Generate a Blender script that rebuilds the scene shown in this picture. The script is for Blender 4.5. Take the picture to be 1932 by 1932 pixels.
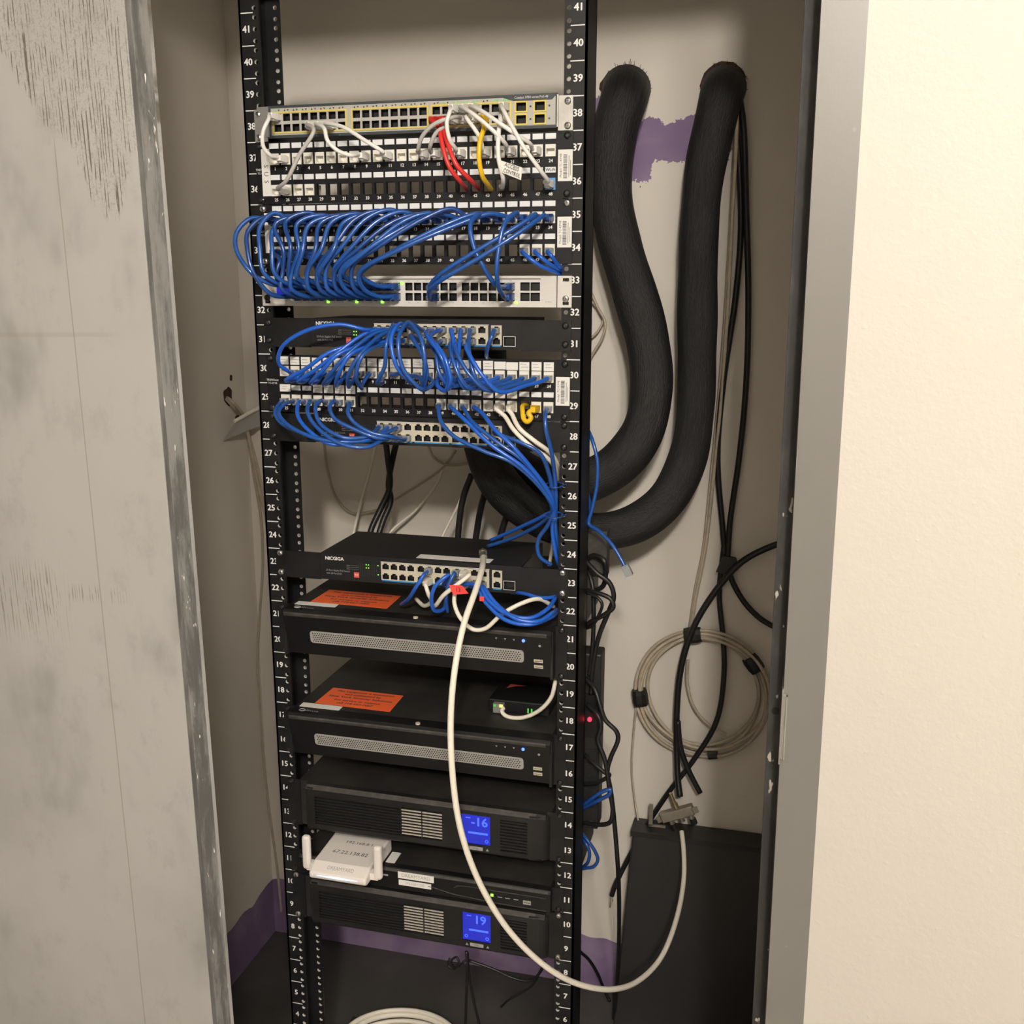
import bpy, math, random
from mathutils import Vector, Matrix
random.seed(7)
for o in list(bpy.data.objects): bpy.data.objects.remove(o)
S = bpy.context.scene
COL = S.collection

# ------------------------------------------------------------------ camera
F_PX = 1923.844
CAM = Vector((0.53234, -1.44891, 1.43701))
RIGHT = Vector((0.967438, 0.253107, 0.000686))
FWD = Vector((-0.246958, 0.944521, -0.216543))
UP = Vector((-0.055456, 0.209323, 0.976273))
cd = bpy.data.cameras.new('camera'); cam = bpy.data.objects.new('camera', cd); COL.objects.link(cam)
cd.sensor_width = 36; cd.sensor_height = 36; cd.lens = F_PX * 36 / 1932; cd.clip_start = 0.02
m = Matrix.Identity(4)
for r in range(3):
    m[r][0] = RIGHT[r]; m[r][1] = UP[r]; m[r][2] = -FWD[r]; m[r][3] = CAM[r]
cam.matrix_world = m
S.camera = cam
# ------------------------------------------------------------------ world, exposure
W = bpy.data.worlds.new('world'); S.world = W; W.use_nodes = True
W.node_tree.nodes['Background'].inputs[0].default_value = (0.9, 0.85, 0.75, 1)
W.node_tree.nodes['Background'].inputs[1].default_value = 0.02
S.view_settings.view_transform = 'Standard'; S.view_settings.look = 'None'
S.view_settings.exposure = 0.3; S.view_settings.gamma = 1.0; S.view_settings.use_curve_mapping = False
# ------------------------------------------------------------------ lamps of the room (ceiling fixtures, behind and right of the camera; the last one added)
LAMPS = [(0.87, -2.9, 155.0), (1.04, -2.4, 62.0), (2.1, -1.0, 110.0)]  # last lamp is added to brighten the upper part of the right wall
CEIL = 2.56
def lamp(x, y, power):
    ld = bpy.data.lights.new('ceiling_lamp', 'POINT'); ld.shadow_soft_size = 0.09
    ld.energy = power; ld.color = (1.0, 0.92, 0.82)
    lo = bpy.data.objects.new('ceiling_lamp_light', ld); COL.objects.link(lo); lo.location = (x, y, CEIL - 0.115)
    return lo
LIGHTS = [lamp(*a) for a in LAMPS]

def P(px, py, Y):
    """photo pixel + distance behind the rack face (mm) -> point in the room (m)"""
    d = RIGHT * ((px - 966) / F_PX) + FWD - UP * ((py - 966) / F_PX)
    return CAM + d * ((Y * 0.001 - CAM.y) / d.y)
def V(x, y, z): return Vector((x * .001, y * .001, z * .001))
U = 44.45

# ------------------------------------------------------------------ materials
MATS = {}
class NT:
    def __init__(s, mat): s.t = mat.node_tree; s.n = s.t.nodes; s.l = s.t.links; s.bsdf = s.n['Principled BSDF']
    def add(s, typ, **kw):
        n = s.n.new(typ)
        for k, v in kw.items(): setattr(n, k, v)
        return n
    def link(s, a, b): s.l.new(a, b)
    def val(s, sock, v):
        if hasattr(v, 'is_output'): s.link(v, sock)
        else: sock.default_value = v
    def math(s, op, a, b=0.0, c=0.0, clamp=False):
        n = s.add('ShaderNodeMath', operation=op, use_clamp=clamp)
        s.val(n.inputs[0], a); s.val(n.inputs[1], b)
        if len(n.inputs) > 2: s.val(n.inputs[2], c)
        return n.outputs[0]
    def step(s, x, e0, e1):
        n = s.add('ShaderNodeMapRange', interpolation_type='SMOOTHSTEP')
        s.val(n.inputs[0], x); n.inputs[1].default_value = e0; n.inputs[2].default_value = e1
        n.inputs[3].default_value = 0; n.inputs[4].default_value = 1
        return n.outputs[0]
    def mix(s, f, a, b):
        n = s.add('ShaderNodeMix', data_type='RGBA')
        s.val(n.inputs[0], f)
        for k, v in ((6, a), (7, b)):
            if hasattr(v, 'is_output'): s.link(v, n.inputs[k])
            else: n.inputs[k].default_value = (*v, 1) if len(v) == 3 else v
        return n.outputs[2]
    def coords(s):
        tc = s.add('ShaderNodeTexCoord'); sp = s.add('ShaderNodeSeparateXYZ'); s.link(tc.outputs['Object'], sp.inputs[0])
        return tc.outputs['Object'], sp.outputs
    def noise(s, vec, scale=5, detail=3, rough=.5, stretch=None):
        if stretch:
            mp = s.add('ShaderNodeMapping'); s.link(vec, mp.inputs[0]); mp.inputs['Scale'].default_value = stretch; vec = mp.outputs[0]
        n = s.add('ShaderNodeTexNoise'); s.link(vec, n.inputs['Vector'])
        n.inputs['Scale'].default_value = scale; n.inputs['Detail'].default_value = detail; n.inputs['Roughness'].default_value = rough
        return n.outputs['Fac']
    def bump(s, h, strength, dist=.001):
        b = s.add('ShaderNodeBump'); s.link(h, b.inputs['Height']); b.inputs['Strength'].default_value = strength; b.inputs['Distance'].default_value = dist
        s.link(b.outputs[0], s.bsdf.inputs['Normal'])

def mat(name, col, rough=.5, metal=0.0, var=0.0, vscale=30, vcol=None, bump=0.0, bscale=400, emit=None, estr=0, trans=0, coat=0, spec=None):
    M = bpy.data.materials.new(name); M.use_nodes = True; t = NT(M); b = t.bsdf
    b.inputs['Base Color'].default_value = (*col, 1); b.inputs['Roughness'].default_value = rough; b.inputs['Metallic'].default_value = metal
    M.diffuse_color = (*col, 1)
    if spec is not None: b.inputs['Specular IOR Level'].default_value = spec
    if trans: b.inputs['Transmission Weight'].default_value = trans
    if coat: b.inputs['Coat Weight'].default_value = coat
    if emit: b.inputs['Emission Color'].default_value = (*emit, 1); b.inputs['Emission Strength'].default_value = estr
    if var or bump:
        vec, _ = t.coords()
        if var:
            n = t.noise(vec, vscale, 4, .6); f = t.step(n, .35, .75)
            t.link(t.mix(t.math('MULTIPLY', f, var), col, vcol or tuple(c * .5 for c in col)), b.inputs['Base Color'])
        if bump: t.bump(t.noise(vec, bscale, 2), bump)
    MATS[name] = M
    return M
mat('rack_black', (.009, .009, .010), .45, spec=.3, var=.4, vscale=14, vcol=(.03, .03, .03))
mat('rack_edge', (.016, .016, .017), .42, spec=.35)
mat('thread_metal', (.85, .83, .8), .45, .3)
mat('print_white', (.82, .82, .8), .6)
mat('print_grey', (.35, .35, .36), .6)
mat('print_dark', (.04, .04, .05), .6)
mat('screw_steel', (.72, .72, .70), .28, 1.0)
mat('screw_black', (.02, .02, .02), .3, .4)
mat('panel_black', (.008, .008, .010), .5, spec=.3)
mat('switch_black', (.011, .011, .013), .5, spec=.32, var=.35, vscale=9, vcol=(.035, .034, .032))
mat('dust_black', (.014, .0135, .013), .6, var=.9, vscale=16, vcol=(.034, .031, .028))
mat('dusty_edge', (.034, .032, .029), .6, var=.8, vscale=60, vcol=(.075, .07, .062))
mat('cavity', (.004, .004, .005), .6)
mat('port_cream', (.56, .52, .42), .5)
mat('port_steel', (.45, .44, .42), .35, .6)
mat('port_yellow', (.72, .58, .10), .5)
mat('catalyst_grey', (.46, .45, .42), .45)
mat('catalyst_dark', (.05, .06, .068), .45, var=.3, vscale=20)
mat('bracket_zinc', (.62, .61, .58), .35, .7, var=.4, vscale=40)
mat('switch_white', (.66, .64, .60), .4)
mat('label_white', (.78, .80, .82), .5)
mat('paper_white', (.80, .79, .75), .7)
mat('jack_white', (.80, .78, .71), .45)
mat('jack_blue', (.10, .30, .62), .5)
mat('led_green', (.1, .8, .05), .4, emit=(.25, 1, .05), estr=2.2)
mat('led_dim_green', (.05, .35, .05), .4, emit=(.08, .6, .05), estr=.5)
mat('led_yellow', (.8, .7, .1), .4, emit=(1, .8, .1), estr=2.0)
mat('led_blue', (.05, .1, .9), .4, emit=(.06, .14, 1), estr=3.2)
mat('led_red', (.9, .03, .05), .4, emit=(1, .02, .05), estr=2.5)
mat('router_glow', (.3, .5, 1), .4, emit=(.25, .45, 1), estr=2.6)
mat('screen_blue', (.01, .015, .2), .25, emit=(.010, .016, .36), estr=.9)
mat('screen_digit', (.05, .1, .9), .3, emit=(.03, .08, 1), estr=1.5)
mat('red_badge', (.72, .12, .09), .5)
mat('blue_strip', (.03, .25, .60), .4)
mat('nvr_black', (.007, .007, .008), .42, spec=.35, var=.3, vscale=8, vcol=(.02, .02, .02))
mat('grille_grey', (.36, .35, .33), .5)
mat('usb_cream', (.60, .54, .42), .45)
mat('orange_sticker', (.95, .15, .04), .55)
mat('slat_dusty_lit', (.50, .46, .40), .6, var=.6, vscale=150)  # dust and lit metal of the middle slats, both put into the colour
mat('ups_black', (.010, .010, .011), .45, spec=.35, var=.5, vscale=12, vcol=(.03, .028, .026))
mat('router_white', (.80, .76, .72), .38)
mat('cord_blue', (.014, .082, .34), .3, coat=.35)
mat('cord_blue_dark', (.011, .058, .25), .3, coat=.35)
mat('cord_blue_bright', (.015, .11, .56), .3, coat=.3)
mat('cord_white', (.84, .83, .79), .4)
mat('cord_grey', (.52, .51, .49), .4)
mat('cord_cream', (.86, .81, .70), .4)
mat('cord_beige', (.50, .43, .33), .5, var=.4, vscale=60)
mat('cord_red', (.68, .035, .03), .35)
mat('cord_yellow', (.85, .52, .015), .4)
mat('cord_black', (.010, .010, .011), .45)
mat('plug_clear', (.50, .54, .56), .12, trans=.55)
mat('tape_black', (.011, .011, .011), .5)
mat('red_tag', (.88, .07, .06), .5)
mat('board_black', (.016, .015, .016), .45, var=.3, vscale=3, vcol=(.03, .028, .027))
mat('pdu_black', (.016, .016, .016), .4)
mat('splitter_metal', (.42, .39, .33), .38, .8, var=.4, vscale=60)
mat('brass', (.55, .46, .26), .35, .9)
mat('wall_plate', (.40, .39, .36), .5)
mat('strike_metal', (.20, .19, .17), .45)
mat('hole_brown', (.035, .016, .008), .9, var=.8, vscale=60, vcol=(.10, .04, .02))
mat('room_paint_dark', (.30, .28, .25), .7)
mat('fixture_white', (.8, .8, .78), .5)
mat('diffuser', (.9, .9, .88), .5, emit=(1, .92, .8), estr=4)

def special(name):
    M = bpy.data.materials.new(name); M.use_nodes = True; MATS[name] = M
    return NT(M)
# closet wall: warm off-white, scuffs, old purple paint where the wall base and a box were taken off
def wall_mat(name, patch):
    t = special(name); vec, xyz = t.coords()
    base = t.mix(t.step(t.noise(vec, 2.5, 3), .3, .8), (.77, .725, .65), (.70, .655, .585))
    sc = t.step(t.noise(vec, 9, 4, .65), .68, .80)
    base = t.mix(t.math('MULTIPLY', sc, .25), base, (.30, .27, .23))
    nz = t.math('MULTIPLY', t.math('SUBTRACT', t.noise(vec, 28, 4, .7), .5), .055)
    lo = t.math('SUBTRACT', .072, t.math('MULTIPLY', t.math('SUBTRACT', t.noise(vec, 6, 3), .5), .09))
    stripe = t.math('LESS_THAN', xyz[2], lo)
    mask = stripe
    if patch:
        xs = t.math('ADD', xyz[0], nz)
        zs = t.math('ADD', xyz[2], nz)
        low = t.math('ADD', 1.655, t.math('MULTIPLY', t.math('LESS_THAN', xs, .285), -.032))
        top = t.math('ADD', 1.742, t.math('MULTIPLY', t.math('ABSOLUTE', t.math('SUBTRACT', xs, .31)), .35))
        top = t.math('SUBTRACT', top, .022)
        a = t.math('MULTIPLY', t.math('GREATER_THAN', xs, .17), t.math('LESS_THAN', xs, .425))
        b = t.math('MULTIPLY', t.math('GREATER_THAN', zs, low), t.math('LESS_THAN', zs, top))
        mask = t.math('MAXIMUM', stripe, t.math('MULTIPLY', a, b))
    pv = t.mix(t.step(t.noise(vec, 14, 3), .4, .7), (.215, .145, .275), (.28, .215, .33))
    t.link(t.mix(mask, base, pv), t.bsdf.inputs['Base Color']); t.bsdf.inputs['Roughness'].default_value = .7
    t.bump(t.noise(vec, 260, 2), .12)
wall_mat('closet_wall', True)
wall_mat('closet_wall_side', False)
# room wall: cream paint with orange-peel texture
t = special('room_wall'); vec, _ = t.coords()
t.bsdf.inputs['Base Color'].default_value = (.415, .392, .355, 1); t.bsdf.inputs['Roughness'].default_value = .6
t.bump(t.math('ADD', t.noise(vec, 150, 3, .55), t.math('MULTIPLY', t.step(t.noise(vec, 75, 1), .74, .80), .35)), .25, .0011)
t = special('ceiling_paint'); t.bsdf.inputs['Base Color'].default_value = (.72, .70, .66, 1); t.bsdf.inputs['Roughness'].default_value = .8
t = special('dark_floor'); vec, _ = t.coords()
t.link(t.mix(t.step(t.noise(vec, 5, 4), .35, .8), (.045, .043, .041), (.085, .081, .076)), t.bsdf.inputs['Base Color']); t.bsdf.inputs['Roughness'].default_value = .55
t = special('room_floor_mat'); vec, _ = t.coords()
t.link(t.mix(t.noise(vec, 8, 3), (.16, .14, .12), (.22, .20, .17)), t.bsdf.inputs['Base Color']); t.bsdf.inputs['Roughness'].default_value = .5
# door frame paint
t = special('frame_taupe'); vec, _ = t.coords()
chip = t.step(t.noise(vec, 120, 2), .76, .80)
t.link(t.mix(t.math('MULTIPLY', chip, .15), (.128, .124, .113), (.34, .325, .30)), t.bsdf.inputs['Base Color']); t.bsdf.inputs['Roughness'].default_value = .42
t.bump(t.noise(vec, 300, 2), .06)
t = special('frame_stop_grey'); vec, _ = t.coords()
wear = t.step(t.noise(vec, 26, 4, .7, (1, 1, .35)), .42, .72); chip = t.step(t.noise(vec, 60, 3, .7, (1, 1, .4)), .67, .70)
c = t.mix(wear, (.040, .039, .037), (.075, .073, .069)); c = t.mix(chip, c, (.5, .47, .42))
t.link(c, t.bsdf.inputs['Base Color']); t.bsdf.inputs['Roughness'].default_value = .65; t.bsdf.inputs['Specular IOR Level'].default_value = .25
# door leaf: pale grey paint, glue streaks, hand marks
t = special('door_paint'); vec, xyz = t.coords()
base = t.mix(t.step(t.noise(vec, 3.2, 4, .55), .38, .75), (.315, .31, .30), (.255, .25, .243))
sm = t.step(t.noise(vec, 6, 4, .6, (1.3, 1, .6)), .52, .72)
base = t.mix(t.math('MULTIPLY', sm, .55), base, (.12, .117, .115))
sm2 = t.step(t.noise(vec, 17, 5, .7, (1.2, 1, .8)), .53, .70)
base = t.mix(t.math('MULTIPLY', sm2, .2), base, (.14, .137, .132))
fine2 = t.noise(vec, 420, 2, .6)
ph = t.math('ADD', t.math('MULTIPLY', xyz[0], 1 / .0043), t.math('MULTIPLY', t.noise(vec, 1, 2, .5, (90, 1, 5)), 2.2))
sn = t.math('SINE', t.math('MULTIPLY', ph, 2 * math.pi))
brk = t.step(t.noise(vec, 1, 3, .65, (150, 1, 30)), .40, .56)
lines = t.math('MULTIPLY', t.step(sn, .45, .85), brk)
cur = t.add('ShaderNodeFloatCurve'); cv = cur.mapping.curves[0]
prof = [(-.40, 1.80), (-.321, 1.699), (-.299, 1.66), (-.270, 1.609), (-.241, 1.591), (-.227, 1.563), (-.220, 1.531), (-.205, 1.511), (-.187, 1.50), (-.180, 1.513), (-.172, 1.55), (-.150, 1.59)]
pts = [((x + .4) / .25, (z - 1.4) / .5) for x, z in prof]
cv.points[0].location = pts[0]; cv.points[1].location = pts[-1]
for q in pts[1:-1]: cv.points.new(*q)
for q in cv.points: q.handle_type = 'VECTOR'
cur.mapping.update()
t.link(t.math('DIVIDE', t.math('ADD', xyz[0], .4), .25), cur.inputs['Value'])
zb = t.math('ADD', 1.4, t.math('MULTIPLY', cur.outputs[0], .5))
wob = t.math('MULTIPLY', t.math('SUBTRACT', t.noise(vec, 45, 3), .5), .05)
reg = t.step(t.math('SUBTRACT', t.math('ADD', xyz[2], wob), zb), 0, .012)
reg2 = t.math('MULTIPLY', t.step(xyz[0], -.295, -.33), t.math('MULTIPLY', t.step(xyz[2], .985, 1.05), t.step(xyz[2], 1.12, 1.075)))
reg3 = t.math('MULTIPLY', t.step(xyz[0], -.205, -.255), t.math('MULTIPLY', t.step(xyz[2], 1.055, 1.068), t.step(xyz[2], 1.085, 1.072)))
dens = t.math('ADD', .55, t.math('MULTIPLY', t.noise(vec, 12, 2), .6))
st = t.math('MULTIPLY', t.math('MULTIPLY', lines, dens), t.math('MAXIMUM', reg, t.math('MULTIPLY', t.math('MAXIMUM', reg2, reg3), .7)), clamp=True)
grime = t.math('MULTIPLY', t.math('MULTIPLY', reg, t.step(fine2, .52, .62)), .30)
base = t.mix(grime, base, (.13, .115, .09))
base = t.mix(st, base, (.075, .064, .045))
hair = t.step(t.math('ABSOLUTE', t.math('SUBTRACT', xyz[0], t.math('ADD', -.2585, t.math('MULTIPLY', t.math('SUBTRACT', t.noise(vec, 3, 2), .5), .004)))), .0011, .0003)
hair = t.math('MULTIPLY', hair, t.step(xyz[2], 1.61, 1.58))
base = t.mix(t.math('MULTIPLY', hair, .55), base, (.14, .12, .09))
hl = t.step(t.math('ABSOLUTE', t.math('SUBTRACT', xyz[2], 1.383)), .004, .001)
base = t.mix(t.math('MULTIPLY', t.math('MULTIPLY', hl, t.step(xyz[0], -.19, -.23)), .22), base, (.16, .14, .11))
t.link(base, t.bsdf.inputs['Base Color']); t.bsdf.inputs['Roughness'].default_value = .42
t = special('door_edge_worn'); vec, xyz = t.coords()
wear = t.step(t.noise(vec, 30, 5, .75, (1, 1, .25)), .40, .60); chip = t.step(t.noise(vec, 75, 3, .7, (1, 1, .3)), .655, .69)
c = t.mix(wear, (.085, .084, .080), (.19, .187, .178)); c = t.mix(chip, c, (.70, .67, .62))
t.link(c, t.bsdf.inputs['Base Color']); t.bsdf.inputs['Roughness'].default_value = .55; t.bsdf.inputs['Specular IOR Level'].default_value = .3
t = special('door_edge_dark'); vec, xyz = t.coords()
wear = t.step(t.noise(vec, 40, 5, .7, (1, 1, .2)), .4, .7)
t.link(t.mix(wear, (.075, .073, .07), (.16, .155, .145)), t.bsdf.inputs['Base Color']); t.bsdf.inputs['Roughness'].default_value = .5
# braided cable sleeve
t = special('sleeve_black'); tc = t.add('ShaderNodeTexCoord'); uv = tc.outputs['UV']
wv = t.noise(uv, 1, 2, .5, (70, 3, 1)); fl = t.step(t.noise(uv, 1, 3, .7, (190, 9, 1)), .60, .72)
c = t.mix(t.step(wv, .35, .7), (.004, .004, .0045), (.011, .011, .012)); c = t.mix(t.math('MULTIPLY', fl, .32), c, (.10, .097, .094))
t.link(c, t.bsdf.inputs['Base Color']); t.bsdf.inputs['Roughness'].default_value = .62
t.bump(t.noise(uv, 1, 2, .5, (150, 30, 1)), .7, .003)

# ------------------------------------------------------------------ mesh building
class MB:
    def __init__(s): s.v = []; s.f = []; s.mi = []; s.uv = None
    def quad_ids(s, ids, k=0): s.f.append(tuple(ids)); s.mi.append(k)
    def box(s, x0, x1, y0, y1, z0, z1, k=0, T=None):
        """millimetres"""
        n = len(s.v)
        for z in (z0, z1):
            for (x, y) in ((x0, y0), (x1, y0), (x1, y1), (x0, y1)):
                q = V(x, y, z); s.v.append(T @ q if T else q)
        for q in ((0, 3, 2, 1), (4, 5, 6, 7), (0, 1, 5, 4), (1, 2, 6, 5), (2, 3, 7, 6), (3, 0, 4, 7)): s.quad_ids([n + i for i in q], k)
        return s
    def prism(s, poly, a0, a1, axis='z', k=0, T=None):
        """poly of 2-D points (mm) extruded along an axis: z:(x,y) x:(y,z) y:(x,z)"""
        n = len(s.v); c = len(poly)
        for a in (a0, a1):
            for (u, w) in poly:
                q = V(u, w, a) if axis == 'z' else V(a, u, w) if axis == 'x' else V(u, a, w)
                s.v.append(T @ q if T else q)
        s.quad_ids([n + i for i in range(c)][::-1], k); s.quad_ids([n + c + i for i in range(c)], k)
        for i in range(c): s.quad_ids((n + i, n + (i + 1) % c, n + c + (i + 1) % c, n + c + i), k)
        return s
    def cyl(s, c, r, h0, h1, axis='y', n=12, k=0, r1=None, T=None):
        """c: two coordinates in the plane across the axis, mm"""
        r1 = r if r1 is None else r1; b = len(s.v)
        for h, rr in ((h0, r), (h1, r1)):
            for i in range(n):
                a = 2 * math.pi * i / n; u = c[0] + rr * math.cos(a); w = c[1] + rr * math.sin(a)
                q = V(u, h, w) if axis == 'y' else V(u, w, h) if axis == 'z' else V(h, u, w)
                s.v.append(T @ q if T else q)
        s.quad_ids([b + i for i in range(n)], k); s.quad_ids([b + n + i for i in range(n)][::-1], k)
        for i in range(n): s.quad_ids((b + i, b + n + i, b + n + (i + 1) % n, b + (i + 1) % n), k)
        return s
    def tube(s, pts, r, n=10, k=0, closed=False, radii=None):
        b = len(s.v); N = len(pts)
        up = None
        for i, p in enumerate(pts):
            if closed: d = pts[(i + 1) % N] - pts[i - 1]
            else: d = pts[min(i + 1, N - 1)] - pts[max(i - 1, 0)]
            d = d.normalized() if d.length > 1e-9 else Vector((0, 0, 1))
            if up is None:
                up = Vector((0, 0, 1)) if abs(d.z) < .9 else Vector((1, 0, 0))
            x = (up - d * up.dot(d))
            x = x.normalized() if x.length > 1e-6 else d.orthogonal().normalized()
            y = d.cross(x); up = x; rr = radii[i] if radii else r
            for j in range(n):
                a = 2 * math.pi * j / n; s.v.append(p + x * (rr * math.cos(a)) + y * (rr * math.sin(a)))
        for i in range(N if closed else N - 1):
            for j in range(n):
                i2 = (i + 1) % N
                s.quad_ids((b + i * n + j, b + i * n + (j + 1) % n, b + i2 * n + (j + 1) % n, b + i2 * n + j), k)
        if not closed:
            s.quad_ids([b + j for j in range(n)][::-1], k); s.quad_ids([b + (N - 1) * n + j for j in range(n)], k)
        return s
    def plate(s, x0, x1, z0, z1, y0, y1, holes, k=0):
        """rectangular plate with rectangular holes through it (mm)"""
        cuts = sorted({z0, z1, *[h[2] for h in holes], *[h[3] for h in holes]})
        cuts = [c for c in cuts if z0 <= c <= z1]
        for a, b in zip(cuts, cuts[1:]):
            if b - a < .01: continue
            mid = (a + b) / 2; x = x0
            for h in sorted(h for h in holes if h[2] < mid < h[3] and h[1] > x0 and h[0] < x1):
                if h[0] - x > .01: s.box(x, h[0], y0, y1, a, b, k)
                x = max(x, h[1])
            if x1 - x > .01: s.box(x, x1, y0, y1, a, b, k)
        return s
    def mesh(s, name, mats, smooth=False, origin=None):
        me = bpy.data.meshes.new(name)
        o = origin or Vector((0, 0, 0))
        me.from_pydata([q - o for q in s.v], [], s.f)
        for mm in (mats if isinstance(mats, (list, tuple)) else [mats]): me.materials.append(MATS[mm])
        me.polygons.foreach_set('material_index', s.mi)
        if smooth: me.polygons.foreach_set('use_smooth', [True] * len(s.f))
        me.update()
        return me

def put(name, me, parent=None, loc=None):
    o = bpy.data.objects.new(name, me); COL.objects.link(o)
    loc = Vector(loc) if loc is not None else Vector((0, 0, 0))
    if parent is not None:
        o.parent = parent; o.location = loc - base_of(parent)
    else: o.location = loc
    return o
BASES = {}
def base_of(o): return BASES.get(o.name, Vector((0, 0, 0)))
def thing(name, label, cat, loc, group=None):
    o = bpy.data.objects.new(name, None); COL.objects.link(o); o.location = loc; o.empty_display_size = .02
    BASES[o.name] = Vector(loc); tag(o, label, cat, group)
    return o
def tag(o, label, cat, group=None):
    o['label'] = label; o['category'] = cat
    if group: o['group'] = group
    return o
def part(name, mb, mats, parent, label=None, smooth=False):
    c = sum(mb.v, Vector((0, 0, 0))) / len(mb.v)
    o = put(name, mb.mesh(name, mats, smooth, c), parent, c)
    BASES[o.name] = c
    if label: o['label'] = label
    return o
def inst(name, me, parent, loc, label=None):
    o = put(name, me, parent, loc); BASES[o.name] = Vector(loc)
    if label: o['label'] = label
    return o
def struct(name, mb, mats, smooth=False, parent=None):
    o = put(name, mb.mesh(name, mats, smooth), parent)
    if parent is None: o['kind'] = 'structure'
    return o
def bevel(o, w, seg=2):
    b = o.modifiers.new('bevel', 'BEVEL'); b.width = w; b.segments = seg; b.limit_method = 'ANGLE'; return o

# flat lettering
TXT = {}
def text_geo(s):
    if s not in TXT:
        c = bpy.data.curves.new('t', 'FONT'); c.body = s; c.size = 1; c.resolution_u = 2; c.align_x = 'CENTER'; c.align_y = 'CENTER'
        o = bpy.data.objects.new('t', c); COL.objects.link(o)
        me = bpy.data.meshes.new_from_object(o)
        TXT[s] = ([v.co.copy() for v in me.vertices], [tuple(p.vertices) for p in me.polygons])
        bpy.data.objects.remove(o); bpy.data.curves.remove(c); bpy.data.meshes.remove(me)
    return TXT[s]
def text(mb, s, x, y, z, size, T=None, rot=0, k=0, sx=1.0, bold=0):
    """lettering of height `size` mm centred at x,z on plane y, facing -y"""
    vs, fs = text_geo(s)
    sc = size / .7
    offs = [(0, 0)] if not bold else [(-bold, 0), (bold, 0), (0, bold * .7), (0, -bold * .7)]
    for i, (ox, oz) in enumerate(offs):
        n = len(mb.v)
        for q in vs:
            u, w = q.x * sc * sx + ox, q.y * sc + oz
            if rot: u, w = u * math.cos(rot) - w * math.sin(rot), u * math.sin(rot) + w * math.cos(rot)
            pt = V(x + u, y - .01 * i, z + w); mb.v.append(T @ pt if T else pt)
        for f in fs: mb.quad_ids([n + j for j in f], k)

def spline(pts, n=10):
    out = []; N = len(pts)
    for i in range(N - 1):
        p0 = pts[max(i - 1, 0)]; p1 = pts[i]; p2 = pts[i + 1]; p3 = pts[min(i + 2, N - 1)]
        if i == 0: p0 = p1 * 2 - p2
        if i == N - 2: p3 = p2 * 2 - p1
        t0 = 0; a = .5
        t1 = t0 + max((p1 - p0).length, 1e-5) ** a; t2 = t1 + max((p2 - p1).length, 1e-5) ** a; t3 = t2 + max((p3 - p2).length, 1e-5) ** a
        for j in range(n):
            t = t1 + (t2 - t1) * j / n
            A1 = p0 * ((t1 - t) / (t1 - t0)) + p1 * ((t - t0) / (t1 - t0)); A2 = p1 * ((t2 - t) / (t2 - t1)) + p2 * ((t - t1) / (t2 - t1)); A3 = p2 * ((t3 - t) / (t3 - t2)) + p3 * ((t - t2) / (t3 - t2))
            B1 = A1 * ((t2 - t) / (t2 - t0)) + A2 * ((t - t0) / (t2 - t0)); B2 = A2 * ((t3 - t) / (t3 - t1)) + A3 * ((t - t1) / (t3 - t1))
            out.append(B1 * ((t2 - t) / (t2 - t1)) + B2 * ((t - t1) / (t2 - t1)))
    out.append(pts[-1].copy())
    return out

# plugs: opening at the origin, body comes out towards -y
def plug_meshes():
    d = {}
    for nm, mt in (('blue', 'cord_blue_dark'), ('white', 'cord_white'), ('red', 'cord_red'), ('yellow', 'cord_yellow'), ('grey', 'cord_grey'), ('cream', 'cord_cream')):
        b = MB(); b.box(-5.6, 5.6, -9, 6, -4.2, 4.2)
        n = len(b.v)
        for (y, hw, hh) in ((-9, 6.2, 5.2), (-16, 5.2, 4.8), (-23, 3.6, 3.6)):
            for (sx, sz) in ((-1, -1), (1, -1), (1, 1), (-1, 1)): b.v.append(V(sx * hw, y, sz * hh))
        for r in range(2):
            for j in range(4): b.quad_ids((n + r * 4 + j, n + r * 4 + (j + 1) % 4, n + r * 4 + 4 + (j + 1) % 4, n + r * 4 + 4 + j))
        b.quad_ids((n + 8, n + 9, n + 10, n + 11)); b.quad_ids((n + 3, n + 2, n + 1, n))
        b.box(-2.2, 2.2, -17, -2, -6.2, -4.2)
        d[nm] = b.mesh('plug_' + nm, mt)
    b = MB(); b.box(-5.6, 5.6, -10, 6, -3.9, 3.9); b.box(-2, 2, -12, 3, -6, -4.4); d['clear'] = b.mesh('plug_clear', 'plug_clear')
    return d
PLUG = plug_meshes()
CORDS = 0
ORD = ('zeroth first second third fourth fifth sixth seventh eighth ninth tenth eleventh twelfth thirteenth fourteenth fifteenth sixteenth '
       'seventeenth eighteenth nineteenth twentieth twenty-first twenty-second twenty-third last').split()
def nth(j): return (ORD[j] + ' upper jack') if j <= 24 else (ORD[j - 24] + ' lower jack')
def cord(name, label, cat, pts, r, mt, group=None, plugs=(), seg=9, sides=10):
    """one cable; plugs: list of (kind, point)"""
    global CORDS; CORDS += 1
    sp = spline(pts, seg); mb = MB(); mb.tube(sp, r * .001, sides)
    o = put(name, mb.mesh(name, mt, True, pts[0]), None, pts[0]); BASES[o.name] = pts[0].copy()
    tag(o, label, cat, group)
    for kind, q in plugs: inst('plug', PLUG[kind], o, q)
    return o
def off(q, x, y, z): return q + V(x, y, z)

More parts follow.
